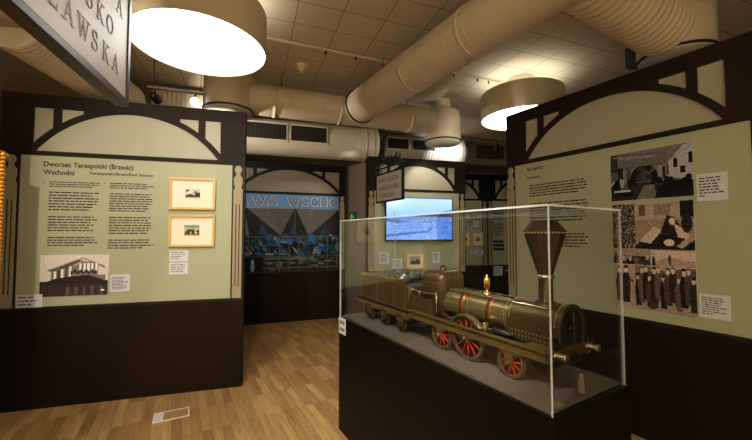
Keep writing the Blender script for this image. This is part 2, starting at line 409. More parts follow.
# --- left board: heading, text, photo, cards, framed prints
text_mesh('title_text', 'Dworzec Terespolski (Brzeski)', .325, 1.035, 2.172, .046, y=-.0026, parent=lboard, offset=.023)
text_mesh('title_text', 'Wschodni', .325, .56, 2.098, .046, y=-.0026, parent=lboard, offset=.023)
text_mesh('subtitle_text', 'Terespolski/Brest/East Station', .675, 1.205, 2.112, .027, y=-.0026, parent=lboard, offset=.023)
tb = MB()
def paras(mb, x0, x1, spec, seed, y=-.0026, thick=.42, ragged=.18):
    for i, (a, b, n) in enumerate(spec): text_lines(mb, x0, x1, a, b, n, seed*31+i, y, 0, ragged, thick)
paras(tb, .372, .765, [(2.035, 1.975, 3), (1.94, 1.755, 7), (1.715, 1.565, 6), (1.525, 1.43, 4)], 1)
tb.box(.325, .337, -.0026, -.0021, 2.02, 2.027); tb.build('body_text', 'ink', lboard)
tb = MB(); paras(tb, .845, 1.225, [(2.04, 1.975, 3), (1.94, 1.755, 8), (1.715, 1.54, 7), (1.5, 1.40, 4)], 2)
tb.box(.80, .812, -.0026, -.0021, 2.03, 2.037); tb.build('body_text', 'ink', lboard)

def card(part, x, z, w, h, label, seed, n=6, off=-.002, group=None):
    t = thing('caption_card', label, 'caption card', along(part, x, off, z), part.rotation_euler.z, group)
    MB().box(0, w, -.006, -.0003, -h, 0).build('card', 'white', t)
    mb = MB(); text_lines(mb, w*.08, w*.92, -h*.14, -h*.9, n, seed, y=-.0064, ragged=.35, thick=.42, word=4); mb.build('caption_text', 'greyink' if n < 7 else 'ink', t)
    return t
def framed(part, x0, x1, z0, z1, label, cv, win, off=-.002, fw=.022, wood='pine', group=None):
    t = thing('framed_print', label, 'framed picture', along(part, x0, off, z0), part.rotation_euler.z, group)
    W, Hh = x1-x0, z1-z0
    f = MB()
    def bar(a, b, c, d):
        f.box(a, b, -.03, -.0005, c, d)
    bar(0, W, 0, fw); bar(0, W, Hh-fw, Hh); bar(0, fw, fw, Hh-fw); bar(W-fw, W, fw, Hh-fw)
    f.build('frame', wood, t, bevel=.003)
    MB().box(fw*.8, W-fw*.8, -.012, -.0006, fw*.8, Hh-fw*.8).build('mount', 'mount', t)
    cv.mesh('print', W*win[0], W*win[2], Hh*win[1], Hh*win[3], y=-.0128, parent=t)
    return t
def board_photo(part, x0, x1, z0, z1, label, cv, off=-.002, name='photo_print'):
    t = thing(name, label, 'photograph', along(part, x0, off, z0), part.rotation_euler.z)
    W, Hh = x1-x0, z1-z0
    MB().box(0, W, -.005, -.0003, 0, Hh).build('backing_card', 'white', t)
    cv.mesh('photo_image', .001, W-.001, .001, Hh-.001, y=-.0055, parent=t)
    return t
cv = Canvas(96, 58, (178, 170, 158), 3)
cv.rect(0, 0, 1, .36, (44, 38, 33)).poly([(.12, .6), (.62, .9), (.95, .66), (.95, .72), (.62, .93), (.1, .64)], (110, 104, 96))
cv.poly([(.16, .32), (.16, .6), (.5, .74), (.6, .86), (.84, .78), (.84, .5), (.96, .5), (.96, .3)], (104, 96, 88))
cv.poly([(.1, .6), (.55, .88), (.6, .86), (.45, .72), (.16, .6)], (70, 64, 58))
for i, x in enumerate((.2, .25, .30, .36, .42)): cv.rect(x, .42, x+.03, .6+.03*i, (44, 40, 36) if i % 2 else (200, 194, 182))
for x in (.56, .62, .68, .74, .8): cv.rect(x, .58, x+.035, .8, (214, 208, 196))
for i in range(14): cv.ell(.45+i*.028, .56+.02*(i % 3), .014, .05, (40, 34, 30))
cv.poly([(0, .3), (.2, .42), (.45, .48), (.7, .5), (1, .34), (1, .3), (0, .28)], (34, 30, 27))
for x in (.38, .5, .62, .74, .88): cv.rect(x, .02, x+.05, .22, (74, 68, 60))
cv.rect(.9, .1, .95, .14, (220, 216, 206)).noise(6)
cv.contrast(1.25, 110, 28)
board_photo(left, .33, .857, .985, 1.362, 'black and white photo of a balconied station house low on the left board', cv)
card(left, .875, 1.168, .16, .16, 'square white caption card right of the station house photo', 5, 9)
card(left, .165, 1.012, .19, .125, 'white caption card at the bottom left corner of the left board', 6, 3)
card(left, 1.365, 1.392, .165, .11, 'upper white caption card under the pine framed prints', 7, 4)
card(left, 1.365, 1.27, .165, .115, 'lower white caption card under the pine framed prints', 8, 4)
cv = Canvas(40, 26, (196, 186, 162), 5)
cv.rect(0, .55, 1, 1, (212, 204, 184)).ell(.15, .8, .1, .12, (60, 56, 48)).poly([(0, .1), (.1, .35), (.4, .45), (.6, .3), (.7, .65), (1, .6), (1, .1)], (58, 52, 44)).poly([(.5, .6), (.7, .8), (.9, .55)], (90, 82, 70)).noise(26)
framed(left, 1.355, 1.77, 1.795, 2.115, 'upper pine framed print on the left board, small grey engraving', cv, (.33, .36, .66, .66))
cv = Canvas(40, 26, (202, 176, 110), 6)
cv.rect(0, .72, 1, 1, (96, 164, 156)).poly([(0, .12), (.1, .45), (.3, .62), (.62, .6), (.7, .4), (.98, .6), (1, .12)], (74, 62, 44)).rect(.4, .2, .48, .4, (220, 200, 150)).rect(.7, .2, .85, .4, (226, 206, 160)).noise(22)
framed(left, 1.355, 1.77, 1.425, 1.745, 'lower pine framed print on the left board, tinted teal and yellow postcard', cv, (.33, .34, .66, .68))

# --- right board
text_mesh('title_text', 'Na dworcu', .24, .415, 2.192, .04, y=-.0026, parent=rboard, offset=.023)
text_mesh('subtitle_text', 'At the Station', .235, .385, 2.11, .026, y=-.0026, parent=rboard, offset=.023)
tb = MB(); paras(tb, .262, .83, [(2.045, 1.915, 5), (1.86, 1.66, 7), (1.56, 1.42, 5)], 3, ragged=.06); tb.build('body_text', 'ink', rboard)
cv = Canvas(110, 78, (92, 86, 80), 8)
cv.poly([(0, 1), (1, 1), (1, .95), (.72, .66), (.12, .7), (0, .62)], (112, 105, 98)).poly([(1, 1), (1, .3), (.72, .4), (.72, .66), (.9, .97)], (156, 150, 142))
cv.rect(.14, .35, .72, .66, (120, 113, 106)).ell(.44, .45, .17, .25, (30, 27, 25)).rect(.27, .3, .61, .46, (30, 27, 25)).ell(.44, .4, .1, .16, (64, 59, 55))
cv.rect(0, .62, .1, .98, (60, 55, 50)).rect(.1, .3, .17, .98, (48, 44, 40)).rect(.62, .38, .7, .62, (44, 40, 37)).rect(.72, .44, .735, .66, (60, 55, 50))
cv.rect(.79, .57, .84, .74, (36, 32, 30)).rect(.865, .45, .92, .58, (36, 32, 30)).rect(.955, .62, 1, .82, (40, 36, 33))
cv.poly([(0, 0), (1, 0), (1, .1), (.6, .28), (.3, .28), (0, .12)], (58, 53, 49)).poly([(.34, 0), (.6, 0), (.56, .28), (.44, .28)], (112, 104, 97))
for k in range(9): cv.line(.5, .5, -.1+.15*k, 1.05, .004, (96, 90, 84))
cv.poly([(.1, .98), (.72, .93), (.72, .66), (.1, .7)], (104, 98, 92)).line(.12, .93, .6, .87, .008, (50, 46, 43)).line(.12, .88, .6, .83, .005, (150, 143, 136))
cv.rect(.22, .34, .27, .66, (84, 78, 73)).rect(.62, .34, .66, .64, (136, 129, 121)).rect(.4, .36, .48, .52, (78, 73, 68)).rect(.35, .34, .53, .36, (112, 106, 100))
for k in range(5): cv.line(.36+.04*k, .42, .36+.04*k, .62, .004, (66, 61, 57))
cv.poly([(.56, 0), (1, 0), (1, .3), (.66, .34)], (40, 37, 34))
for i in range(14):
    x = .6+.4*cv.rs.rand(); y = .12+.24*cv.rs.rand(); cv.ell(x, y, .035, .07, (20, 18, 17)); cv.line(x-.02, y-.12, x, y, .006, (20, 18, 17))
for i in range(12):
    x = .02+.3*cv.rs.rand(); cv.ell(x, .3+.12*cv.rs.rand(), .03, .06, (28, 25, 23) if i % 2 else (150, 144, 136))
cv.poly([(0, .3), (.12, .5), (.14, .2), (0, .2)], (24, 22, 20))
cv.poly([(.02, .08), (.3, .08), (.3, .2), (.02, .2)], (34, 30, 28)).rect(.05, .18, .26, .22, (170, 163, 154)).line(.05, .93, .6, .86, .006, (160, 152, 144)).noise(10)
cv.contrast(1.5, 90, 4, (.9, .95, 1.03))
board_photo(right, 1.018, 1.543, 1.818, 2.2, 'upper black and white photo of a vaulted station hall on the right board', cv)
cv = Canvas(120, 156, (108, 94, 82), 9)
def B(x0, y0, x1, y1, c): cv.rect(x0, y0, x1, y1, c)
B(0, 0, 1, 1, (112, 98, 86)); B(0, .57, .31, 1, (84, 72, 62)); cv.noise(34, 2, (0, .57, .31, 1)); B(.31, .82, .86, 1, (150, 134, 118)); B(.36, .88, .44, .98, (90, 78, 68)); B(.55, .88, .74, .98, (124, 110, 98)); B(.85, .86, 1, 1, (40, 33, 28))
B(.31, .57, 1, .84, (134, 118, 102)); cv.poly([(.31, .6), (.5, .72), (.78, .7), (1, .66), (1, .57), (.31, .57)], (40, 34, 29))
cv.poly([(.36, .64), (.55, .78), (.64, .74), (.5, .62)], (170, 154, 136)); cv.poly([(.62, .72), (.7, .88), (.78, .86), (.92, .7), (.8, .67)], (44, 36, 31)); cv.ell(.76, .82, .035, .03, (190, 172, 154)); cv.poly([(.78, .8), (.92, .74), (.96, .66), (.82, .68)], (176, 158, 140)); cv.ell(.92, .8, .06, .08, (48, 40, 34))
cv.ell(.72, .63, .06, .03, (186, 170, 150)); cv.poly([(.8, .6), (.96, .7), (1, .66), (.86, .58)], (150, 134, 118))
B(0, .42, .48, .57, (70, 60, 52)); B(0, .5, .48, .57, (136, 120, 106))
for i in range(22): cv.ell(.02+.45*cv.rs.rand(), .43+.08*cv.rs.rand(), .022, .025, [(40, 34, 29), (156, 140, 124), (92, 80, 70)][i % 3])
B(.49, .36, 1, .565, (150, 132, 118)); cv.poly([(.49, .44), (.7, .5), (1, .47), (1, .56), (.49, .56)], (176, 158, 142))
cv.person(.53, .4, .13, (54, 46, 40)); cv.person(.72, .43, .11, (70, 60, 52))
B(0, 0, .29, .415, (148, 130, 114)); cv.person(.08, .06, .34, (46, 39, 34)); cv.person(.17, .05, .36, (54, 46, 40)); cv.line(.12, .32, .27, .25, .008, (40, 34, 30))
B(.3, 0, 1, .34, (126, 110, 97)); cv.poly([(.3, .34), (1, .42), (1, .3), (.3, .3)], (92, 79, 69)); B(.3, 0, 1, .09, (138, 122, 108)); B(.44, .26, .52, .34, (66, 56, 49)); B(.64, .3, .74, .36, (62, 53, 46))
for i, x in enumerate((.33, .38, .43, .47, .53, .58, .64, .69, .75, .81, .87, .92, .97)):
    cv.person(x, .04+.03*((i*7) % 3), .30+.02*((i*5) % 3), [(52, 44, 38), (96, 82, 71), (40, 34, 29), (78, 67, 58)][i % 4], (176, 158, 140))
cv.ell(.5, .055, .07, .035, (60, 51, 44)); cv.line(0, .415, 1, .415, .003, (180, 164, 148)); cv.line(.3, 0, .3, .42, .003, (180, 164, 148)); cv.noise(13)
cv.contrast(1.5, 90, 14, (.92, .93, .98))
board_photo(right, 1.022, 1.538, .972, 1.792, 'tall sepia montage of station crowd scenes below the hall photo', cv)
card(right, 1.557, 1.962, .155, .185, 'white caption card right of the vaulted hall photo', 11, 7)
card(right, 1.547, 1.148, .155, .16, 'white caption card right of the sepia montage', 12, 8)

# --- station mural
mx = -.965                                             # mural local origin (distance along wall)
cv = Canvas(200, 128, (60, 58, 58), 12)
# folded concrete roof above, glazed hall with coloured shapes below
cv.rect(0, .55, 1, 1, (34, 32, 33))
cv.poly([(0, .985), (.07, .985), (.125, .57), (0, .57)], (104, 100, 96)).poly([(.1, .985), (.542, .985), (.416, .57)], (92, 88, 85)).poly([(.563, .985), (.995, .985), (.69, .57)], (98, 93, 88))
cv.poly([(.3, .985), (.542, .985), (.416, .57)], (84, 80, 77)).poly([(.74, .985), (.995, .985), (.69, .57)], (88, 84, 79))
cv.poly([(.2, .57), (.31, .57), (.24, .76)], (36, 62, 92)).poly([(.5, .57), (.56, .57), (.56, .8), (.52, .7)], (34, 56, 88)).poly([(.8, .57), (.92, .57), (.86, .76)], (30, 48, 66)).line(.552, .57, .552, .95, .004, (90, 86, 80))
pal = [(30, 70, 124), (18, 48, 92), (22, 86, 88), (14, 62, 56), (66, 92, 116), (92, 116, 140), (22, 22, 26), (18, 18, 20), (30, 30, 40), (24, 90, 150), (52, 54, 60)]
cv.rect(0, 0, 1, .56, (22, 22, 26)); rs = cv.rs
for i in range(150):
    x, y = rs.rand(), .24+.32*rs.rand(); r1, r2 = .02+.035*rs.rand(), .02+.05*rs.rand()
    cv.poly([(x-r1, y-r2*rs.rand()), (x+r1*rs.rand(), y-r2), (x+r1, y+r2*rs.rand()), (x-r1*rs.rand(), y+r2)], pal[rs.randint(len(pal))])
cv.rect(0, 0, 1, .27, (30, 29, 30)); cv.rect(.2, .2, .75, .24, (40, 92, 96))
for i in range(40):
    x, y = rs.rand(), .04+.2*rs.rand(); cv.rect(x, y, x+.03+.05*rs.rand(), y+.015+.02*rs.rand(), [(96, 90, 84), (44, 42, 44), (120, 100, 92), (28, 88, 84), (60, 58, 56)][rs.randint(5)])
for i in range(14):
    x, y = rs.rand(), .3+.2*rs.rand(); cv.line(x, y, x+.03, y-.05, .003, (150, 144, 128))
for i in range(11): cv.line(.02+i*.096, 0, .02+i*.096, .56, .004, (84, 76, 64))
for y in (.555, .255, .16, .08): cv.line(0, y, 1, y, .006, (84, 78, 66))
cv.rect(.07, .0, .25, .25, (16, 15, 15)).ell(.155, .1, .018, .07, (120, 150, 160)).ell(.155, .18, .012, .03, (170, 190, 196)).noise(7)
# hatch of the roof folds
mgx = .235*MW/1.98
ob = cv.mesh('mural_image', .12, MW-.13, .865, 2.02, y=-.0035, parent=mural)
sb = MB().box(.1, MW-.105, -.0045, -.0021, 2.02, 2.262); sg = sb.build('sign_band', mat('sky_blue_band', (74, 122, 172), .5, var=.06), mural)
MB().box(.1, MW-.105, -.012, -.0021, 2.005, 2.022).build('steel_lintel', 'metal', mural)
z0 = 2.062; hh = .165
x = .02
for chx, a, b in (('W', .345, .505), ('A', .515, .635), ('W', .86, 1.01), ('S', 1.05, 1.14), ('C', 1.19, 1.31), ('H', 1.36, 1.48), ('O', 1.54, 1.68)):
    pass
def mletter(s, px0, px1):
    a = px0-mx; b = px1-mx
    text_mesh('station_letter', s, a, b, z0, hh, y=-.0085, m='letter', parent=mural, offset=.012)
    text_mesh('station_letter_inlay', s, a+.012, b-.012, z0+.006, hh-.012, y=-.0092, m='letterdark', parent=mural, offset=-.004)
for s, a, b in (('A', -.80, -.64), ('W', -.59, -.36), ('A', -.34, -.16), ('W', .0, .23), ('S', .27, .38), ('C', .42, .56), ('H', .60, .73), ('O', .77, .93)): mletter(s, a, b)

# --- TV partition: screen, sign, prints
tv = thing('wall_screen', 'flat screen showing a blue winter railway yard on the far arched partition', 'screen', along(tvw, .28, -.002, 1.44), .27)
TW, TH = 1.21, .72
MB().box(.1, TW-.1, -.045, -.0005, .1, TH-.1).build('wall_bracket', 'iron', tv)
MB().box(0, TW, -.085, -.04, 0, TH).build('screen_housing', 'black', tv, bevel=.004)
cv = Canvas(132, 80, (150, 196, 250), 20)
V = cv.V[:, :, None]
cv.a = (np.array([120, 170, 246])*(1-np.clip((V-.4)/.6, 0, 1))+np.array([176, 208, 250])*np.clip((V-.4)/.6, 0, 1))*np.ones_like(cv.a)
cv.rect(0, 0, 1, .52, (92, 138, 222)).poly([(0, .5), (.2, .54), (.3, .53), (.75, .66), (1, .74), (1, .45), (0, .45)], (70, 116, 204))
cv.rect(0, 0, 1, .44, (116, 160, 236)).poly([(0, .12), (.3, .18), (.6, .22), (.74, .36), (.7, .3), (.62, .17), (.3, .12), (0, .06)], (60, 100, 190)).poly([(.76, 0), (1, 0), (1, .5), (.74, .42)], (74, 120, 208))
for y in (.4, .34, .28): cv.line(.12, y, .7, y+.02, .006, (58, 98, 190))
cv.line(.12, .5, .12, .7, .004, (80, 110, 190)); cv.noise(14, 2, (0, 0, 1, .5)); cv.noise(10, 1, (0, 0, 1, .5)); cv.noise(3)
cv.mesh('screen_image', .018, TW-.018, .022, TH-.014, y=-.0858, parent=tv, m='screen')
MB().box(.0, TW, -.0865, -.0852, TH-.013, TH).build('lit_bezel', emit('blue_bezel_glow', (.02, .12, .8), .8), tv)

hs = thing('hanging_sign', 'small framed white sign with grey letters hung beside the blue screen', 'hanging sign', (.375, 4.92, 2.05), math.atan2(.68, -.375)+PI)
SWd = .78
MB().box(-SWd+.025, -.025, .004, .036, .025, .435).build('sign_face', 'smallface', hs)
f = MB()
for (a, b, c, d) in ((-SWd, 0, 0, .025), (-SWd, 0, .435, .46), (-SWd, -SWd+.025, .025, .435), (-.025, 0, .025, .435)): f.box(a, b, 0, .04, c, d)
f.build('sign_frame', 'black', hs)
for s, x0, x1, z in (('DROGA ŻELAZNA', -.68, -.1, .31), ('WARSZAWSKA', -.70, -.08, .185), ('STRONA', -.66, -.2, .07)):
    text_mesh('sign_lettering', s, x0, x1, z, .075, y=.003, m='smallink', parent=hs, offset=.01)
b = MB(); b.tube([(-SWd-.02, .02, .54), (.06, .02, .54)], .014)
for x in (-.12, -.62): b.tube([(x, .02, .455), (x, .02, .54)], .006)
for k in range(3):
    cx = -.6+k*.22; b.tube([(cx+.09*math.cos(a)*(1-a/14), .02, .64+.07*math.sin(a)*(1-a/14)) for a in [i*.5 for i in range(19)]], .008)
b.tube([(-SWd-.02, .02, .64), (-.5, .02, .69), (-.2, .02, .65), (.0, .02, .55)], .012); b.box(-SWd-.05, -SWd-.01, -.02, .06, .48, .70)
b.build('iron_bracket', 'iron', hs)

def small_print_canvas(seed, base=(170, 160, 140)):
    cv = Canvas(30, 20, base, seed); cv.poly([(0, .1), (.2, .5), (.5, .4), (.7, .7), (1, .5), (1, .1)], (60, 56, 50)).noise(24); return cv
framed(tvw, .64, 1.0, .955, 1.26, 'wood framed print of a landscape below the blue screen', small_print_canvas(31), (.24, .28, .76, .74), fw=.03)
card(tvw, .43, 1.145, .17, .165, 'small white caption card left of the framed landscape', 33, 6)
card(tvw, .2, 1.25, .17, .185, 'larger white caption card at the left side under the blue screen', 34, 7)
card(tvw, 1.15, 1.25, .13, .185, 'white caption card right of the framed landscape', 35, 7)
ex = thing('exit_sign', 'small green exit sign on the beige wall between mural and screen', 'exit sign', (-.405, 6.23, 1.78), 0)
ex.rotation_euler.z = math.atan2(-.74, .37)
MB().box(-.12, .12, -.03, -.003, 0, .17).build('sign_plate', 'green', ex)
g = MB().box(-.06, -.005, -.0315, -.0302, .04, .13); g.prism([(.02, .085), (.06, .05), (.06, .075), (.1, .075), (.1, .095), (.06, .095), (.06, .12)], -.0315, -.0302, 'y'); g.build('pictogram', 'white', ex)

# --- alcove prints
cx1 = 1.512
def cl(t): return cx1+t
tb = MB(); text_lines(tb, cl(-.36), cl(-.04), 2.1, 2.03, 2, 41, -.0026); text_lines(tb, cl(-.36), cl(-.1), 1.92, 1.72, 7, 42, -.0026); tb.build('body_text', 'greyink', cb1)
tb = MB(); text_lines(tb, .09, .45, 2.12, 2.05, 2, 43, -.0026); text_lines(tb, .09, .4, 2.0, 1.85, 5, 44, -.0026); text_lines(tb, .09, .4, 1.8, 1.5, 10, 45, -.0026); text_lines(tb, .12, .42, 1.42, 1.18, 3, 46, -.0026, thick=.7); tb.build('body_text', 'ink', cb2)
framed(alc1, cl(-.27), cl(-.02), 1.3, 1.6, 'right framed dark print in the distant alcove', small_print_canvas(51, (190, 170, 130)), (.3, .35, .7, .65))
framed(alc1, cl(-.58), cl(-.3), 1.3, 1.6, 'left framed dark print in the distant alcove', small_print_canvas(52, (190, 170, 130)), (.3, .35, .7, .65))
card(alc1, cl(-.3), 1.24, .2, .1, 'white caption card below the left alcove print', 53, 3)
card(alc1, cl(-.16), 1.22, .15, .12, 'white caption card below the right alcove print', 54, 3)
card(alc2, .12, .87, .2, .2, 'white caption card low on the dark alcove base', 55, 5, off=-.005)
card(alc1, cl(-.24), 1.83, .13, .12, 'white caption card above the alcove prints', 56, 4)

# ---------------------------------------------------------------- big hanging sign, top left
gs = thing('hanging_sign', 'large white station sign with grey serif letters hanging at the top left', 'hanging sign', (-1.298, 1.792, 2.215), math.atan2(-.955, .295))
# local x runs towards the viewer (0 at the far edge), local z up, face towards +y side
GW, GH = 1.5, 1.0
MB().box(.03, GW-.03, -.050, -.006, .03, GH-.03).build('sign_face', 'signface', gs)
f = MB()
for (a, b, c, d) in ((0, GW, 0, .03), (0, GW, GH-.03, GH), (0, .03, .03, GH-.03), (GW-.03, GW, .03, GH-.03)): f.box(a, b, -.06, .0, c, d)
f.build('sign_frame', mat('sign_frame_brown', (66, 55, 45), .4, .2), gs, bevel=.004)
for x in (.25, 1.25):
    MB().tube([(x, -.037, GH), (x, -.037, H_CEIL-2.215)], .006).build('hanging_rod', 'iron', gs)
# serif letters drawn as strokes: unit box, x to the reader's right
def serif(ch):
    T, t = .115, .045
    S = []
    def ln(x0, y0, x1, y1, w): S.append((x0, y0, x1, y1, w))
    def sf(x, y, w=.28): S.append((x-w/2, y, x+w/2, y, .03))
    def arc(cx, cy, rx, ry, a0, a1, w0, w1, n=14):
        for i in range(n):
            a = math.radians(a0+(a1-a0)*i/n); b = math.radians(a0+(a1-a0)*(i+1)/n); u = (i+.5)/n
            ww = w0+(w1-w0)*math.sin(PI*u); S.append((cx+rx*math.cos(a), cy+ry*math.sin(a), cx+rx*math.cos(b), cy+ry*math.sin(b), ww))
    if ch == 'A': ln(.08, 0, .4, 1, t); ln(.4, 1, .74, 0, T); ln(.2, .35, .6, .35, t); sf(.08, .015); sf(.74, .015)
    if ch == 'W': ln(.05, 1, .28, 0, T); ln(.28, 0, .5, .8, t); ln(.5, .8, .72, 0, T); ln(.72, 0, .95, 1, t); sf(.05, .985); sf(.95, .985); sf(.5, .985, .2)
    if ch == 'K': ln(.18, 0, .18, 1, T); ln(.22, .42, .68, 1, t); ln(.34, .56, .76, 0, T); sf(.18, .015); sf(.18, .985); sf(.68, .985); sf(.76, .015)
    if ch == 'Ł': ln(.2, 0, .2, 1, T); ln(.2, .02, .7, .02, t); ln(.7, .02, .7, .22, t); sf(.2, .985); sf(.2, .015); ln(.02, .42, .42, .62, t)
    if ch == 'S': arc(.38, .74, .24, .24, 20, 270, t, T); arc(.38, .26, .26, .26, 90, -160, T, t); ln(.6, .98, .6, .76, t); ln(.12, .02, .12, .26, t)
    if ch == 'O': arc(.45, .5, .36, .48, -90, 90, t, T); arc(.45, .5, .36, .48, 90, 270, t, T)
    return S
def big_letter(ch, xr, z, h):
    """xr: distance of the letter's left side from the far edge (reading runs towards the far edge)"""
    mb = MB()
    for (x0, y0, x1, y1, w) in serif(ch):
        a = Vector((xr-x0*h, y0*h+z)); b = Vector((xr-x1*h, y1*h+z)); d = (b-a)
        if d.length < 1e-6: continue
        d = d.normalized(); n = Vector((-d.y, d.x))*w*h/2; a -= d*.004; b += d*.004
        mb.prism([tuple(a+n), tuple(a-n), tuple(b-n), tuple(b+n)], -.006, -.004, 'y')
    return mb.build('sign_letter', 'signink', gs)

for ch, xr in (('A', .197), ('K', .30), ('S', .40), ('W', .505), ('A', .605), ('Ł', .70), ): big_letter(ch, xr, .117, .082)
for ch, xr in (('O', .27), ('K', .365), ('S', .455)): big_letter(ch, xr, .267, .082)
for ch, xr in (('A', .17),): big_letter(ch, xr, .417, .082)

# ---------------------------------------------------------------- ducts, lamps and ceiling fittings
def duct_profile(L, r, pitch=.1, ridge=.004, kind='spiral'):
    p = []; t = 0
    if kind == 'spiral':
        while t < L: p += [(t, r), (min(t+pitch-.008, L), r), (min(t+pitch-.006, L), r-ridge), (min(t+pitch-.002, L), r-ridge)]; t += pitch
        p.append((L, r))
    else:
        while t < L: p += [(min(t+pitch*q, L), r-ridge*math.cos(2*PI*q)) for q in (0, .2, .4, .6, .8)]; t += pitch
        p.append((L, r))
    return p
def duct(label, A, B, r, m='duct', pitch=.12, ridge=.002, kind='spiral', joints=(), name='air_duct'):
    A = Vector(A); B = Vector(B); L = (B-A).length
    t = thing(name, label, 'air duct', A, 0); D = (B-A).normalized()
    MB().lathe((0, 0, 0), D, duct_profile(L, r, pitch, ridge, kind), 64, sm=False).build('duct_tube', m, t)
    for j, col, wd, rr in joints:
        MB().lathe(D*(L*j-wd/2), D, [(0, r), (0, r+rr), (wd, r+rr), (wd, r)], 40, caps=False).build('joint_band', col, t)
    # straps hold it to the ceiling
    for k in (.15, .85):
        q = D*L*k; MB().tube([(q.x, q.y, r*.98), (q.x, q.y, H_CEIL-A.z)], .005).build('hanger_rod', 'iron', t)
    return t
dl = Vector((math.cos(.35), math.sin(.35), 0))
P0 = Vector((-.5, 4.22, 3.09))
A_ = P0-dl*1.0; B_ = P0+dl*1.32
duct('cream round air duct running across between the two vertical outlets', A_, B_, .172, joints=((.12, 'duct', .04, .008), (.86, 'duct', .04, .006), (.45, 'duct', .03, .005)))
dd = Vector((math.sin(.5393), -math.cos(.5393), 0))
Q0 = P0+dl*.22+dd*.05
duct('thick cream air duct running from the cross duct overhead towards the viewer', Q0+dd*.12, Q0+dd*3.8, .192, joints=((.012, 'ring', .022, .012), (.3, 'duct', .03, .006), (.5, 'duct', .03, .006)))
def outlet(label, x, y, zb, r, h, stub=0):
    t = thing('vertical_air_outlet', label, 'air outlet', (x, y, zb), 0)
    MB().lathe((0, 0, .02), (0, 0, 1), [(0, r*.995), (0.001, r), (h, r), (h+.001, r*.99)], 48).build('outlet_drum', 'duct', t)
    MB().lathe((0, 0, 0.006), (0, 0, 1), [(0, r*.96), (0, r+.008), (.016, r+.008), (.016, r*.96)], 48, caps=False).build('rubber_ring', 'ring', t)
    MB().lathe((0, 0, -.008), (0, 0, 1), [(0, .001), (0, r*.98), (.02, r*.98), (.025, .001)], 48, caps=False).build('diffuser_plate', 'duct2', t)
    if stub: MB().lathe((0, 0, h+.021), (0, 0, 1), [(0, .12), (stub, .12)], 32).build('neck_pipe', 'duct', t)
    return t
outlet('left vertical cream air outlet drum above the left partition', -1.64, 3.80, 2.905, .258, H_CEIL-2.925)
outlet('far vertical cream air outlet drum above the screen partition', .95, 4.88, 2.85, .25, .40, H_CEIL-2.85-.421)
outlet('shadowed vertical air outlet drum above the right partition', 2.40, 2.72, 2.95, .25, H_CEIL-2.97)
outlet('dark vertical air outlet drum in the top left corner behind the large sign', -2.50, 2.28, 3.04, .25, H_CEIL-3.06)
duct('ribbed flexible air duct at the upper right joining the shadowed outlet', (.95, 1.85, 3.13), (2.2, 2.6, 3.13), .19, kind='flex', pitch=.07, ridge=.014)
duct('cream ribbed air duct running away above the left partition', (-2.62, 2.42, 3.08), (-2.86, 3.9, 3.08), .2, kind='flex', pitch=.04, ridge=.003)
duct('pale ribbed air duct far behind the left partition', (-2.75, 4.25, 3.2), (-1.95, 4.55, 3.2), .2, m='duct2', kind='flex', pitch=.05, ridge=.004)
md = Vector((math.cos(.3), math.sin(.3), 0)); M0 = Vector((-2.9, 4.93, 3.05))
t = duct('wide pale round air duct with dark grilles in front of the mural', M0, M0+md*3.02, .275, m='duct2', pitch=.04, ridge=.0025, joints=((.93, 'duct2', .03, .008), (.97, 'duct2', .03, .008), (.995, 'duct2', .03, .008)))
def grille(t, s, L, zc=.0, r=.275, h=.2, d=md, tilt=0):
    n = Vector((d.y, -d.x, 0))                          # towards the viewer
    mb = MB(); rot = math.atan2(d.y, d.x)
    mb.box(0, L, -r-.012, -r+.05, zc-h/2, zc+h/2, 1)
    k = 0.02
    while k < L-.02: mb.box(k, k+.006, -r-.02, -r-.012, zc-h/2+.012, zc+h/2-.012, 0); k += .018
    for (a, b, c, e) in ((0, L, zc-h/2-.012, zc-h/2+.01), (0, L, zc+h/2-.01, zc+h/2+.012), (0, .012, zc-h/2, zc+h/2), (L-.012, L, zc-h/2, zc+h/2)):
        mb.box(a, b, -r-.022, -r-.01, c, e, 2)
    mb.build('grille', ['grille', 'black', 'duct2'], t, loc=d*s, rotz=rot)
for s, L in ((.98, .58), (1.6, .56), (.3, .6)): grille(t, s, L, zc=.02, h=.25)
T0 = Vector((.1, 6.33, 3.13)); td = Vector((math.cos(.27), math.sin(.27), 0))
t = duct('pale ribbed air duct with dark grilles above the screen partition', T0, T0+td*1.62, .26, m='duct2', kind='flex', pitch=.06, ridge=.013)
for s, L in ((.02, .42), (.5, .46)): grille(t, s, L, zc=.04, r=.26, d=td)
t = thing('ventilation_box', 'beige ventilation box with a dark grille at the far alcove ceiling', 'ventilation box', (1.95, 7.0, 2.98), .2)
MB().box(-.3, 1.5, 0, .35, 0, H_CEIL-2.98).build('box_casing', 'wall', t); MB().box(.1, .72, -.008, 0, .12, .4).build('grille', 'grille', t)

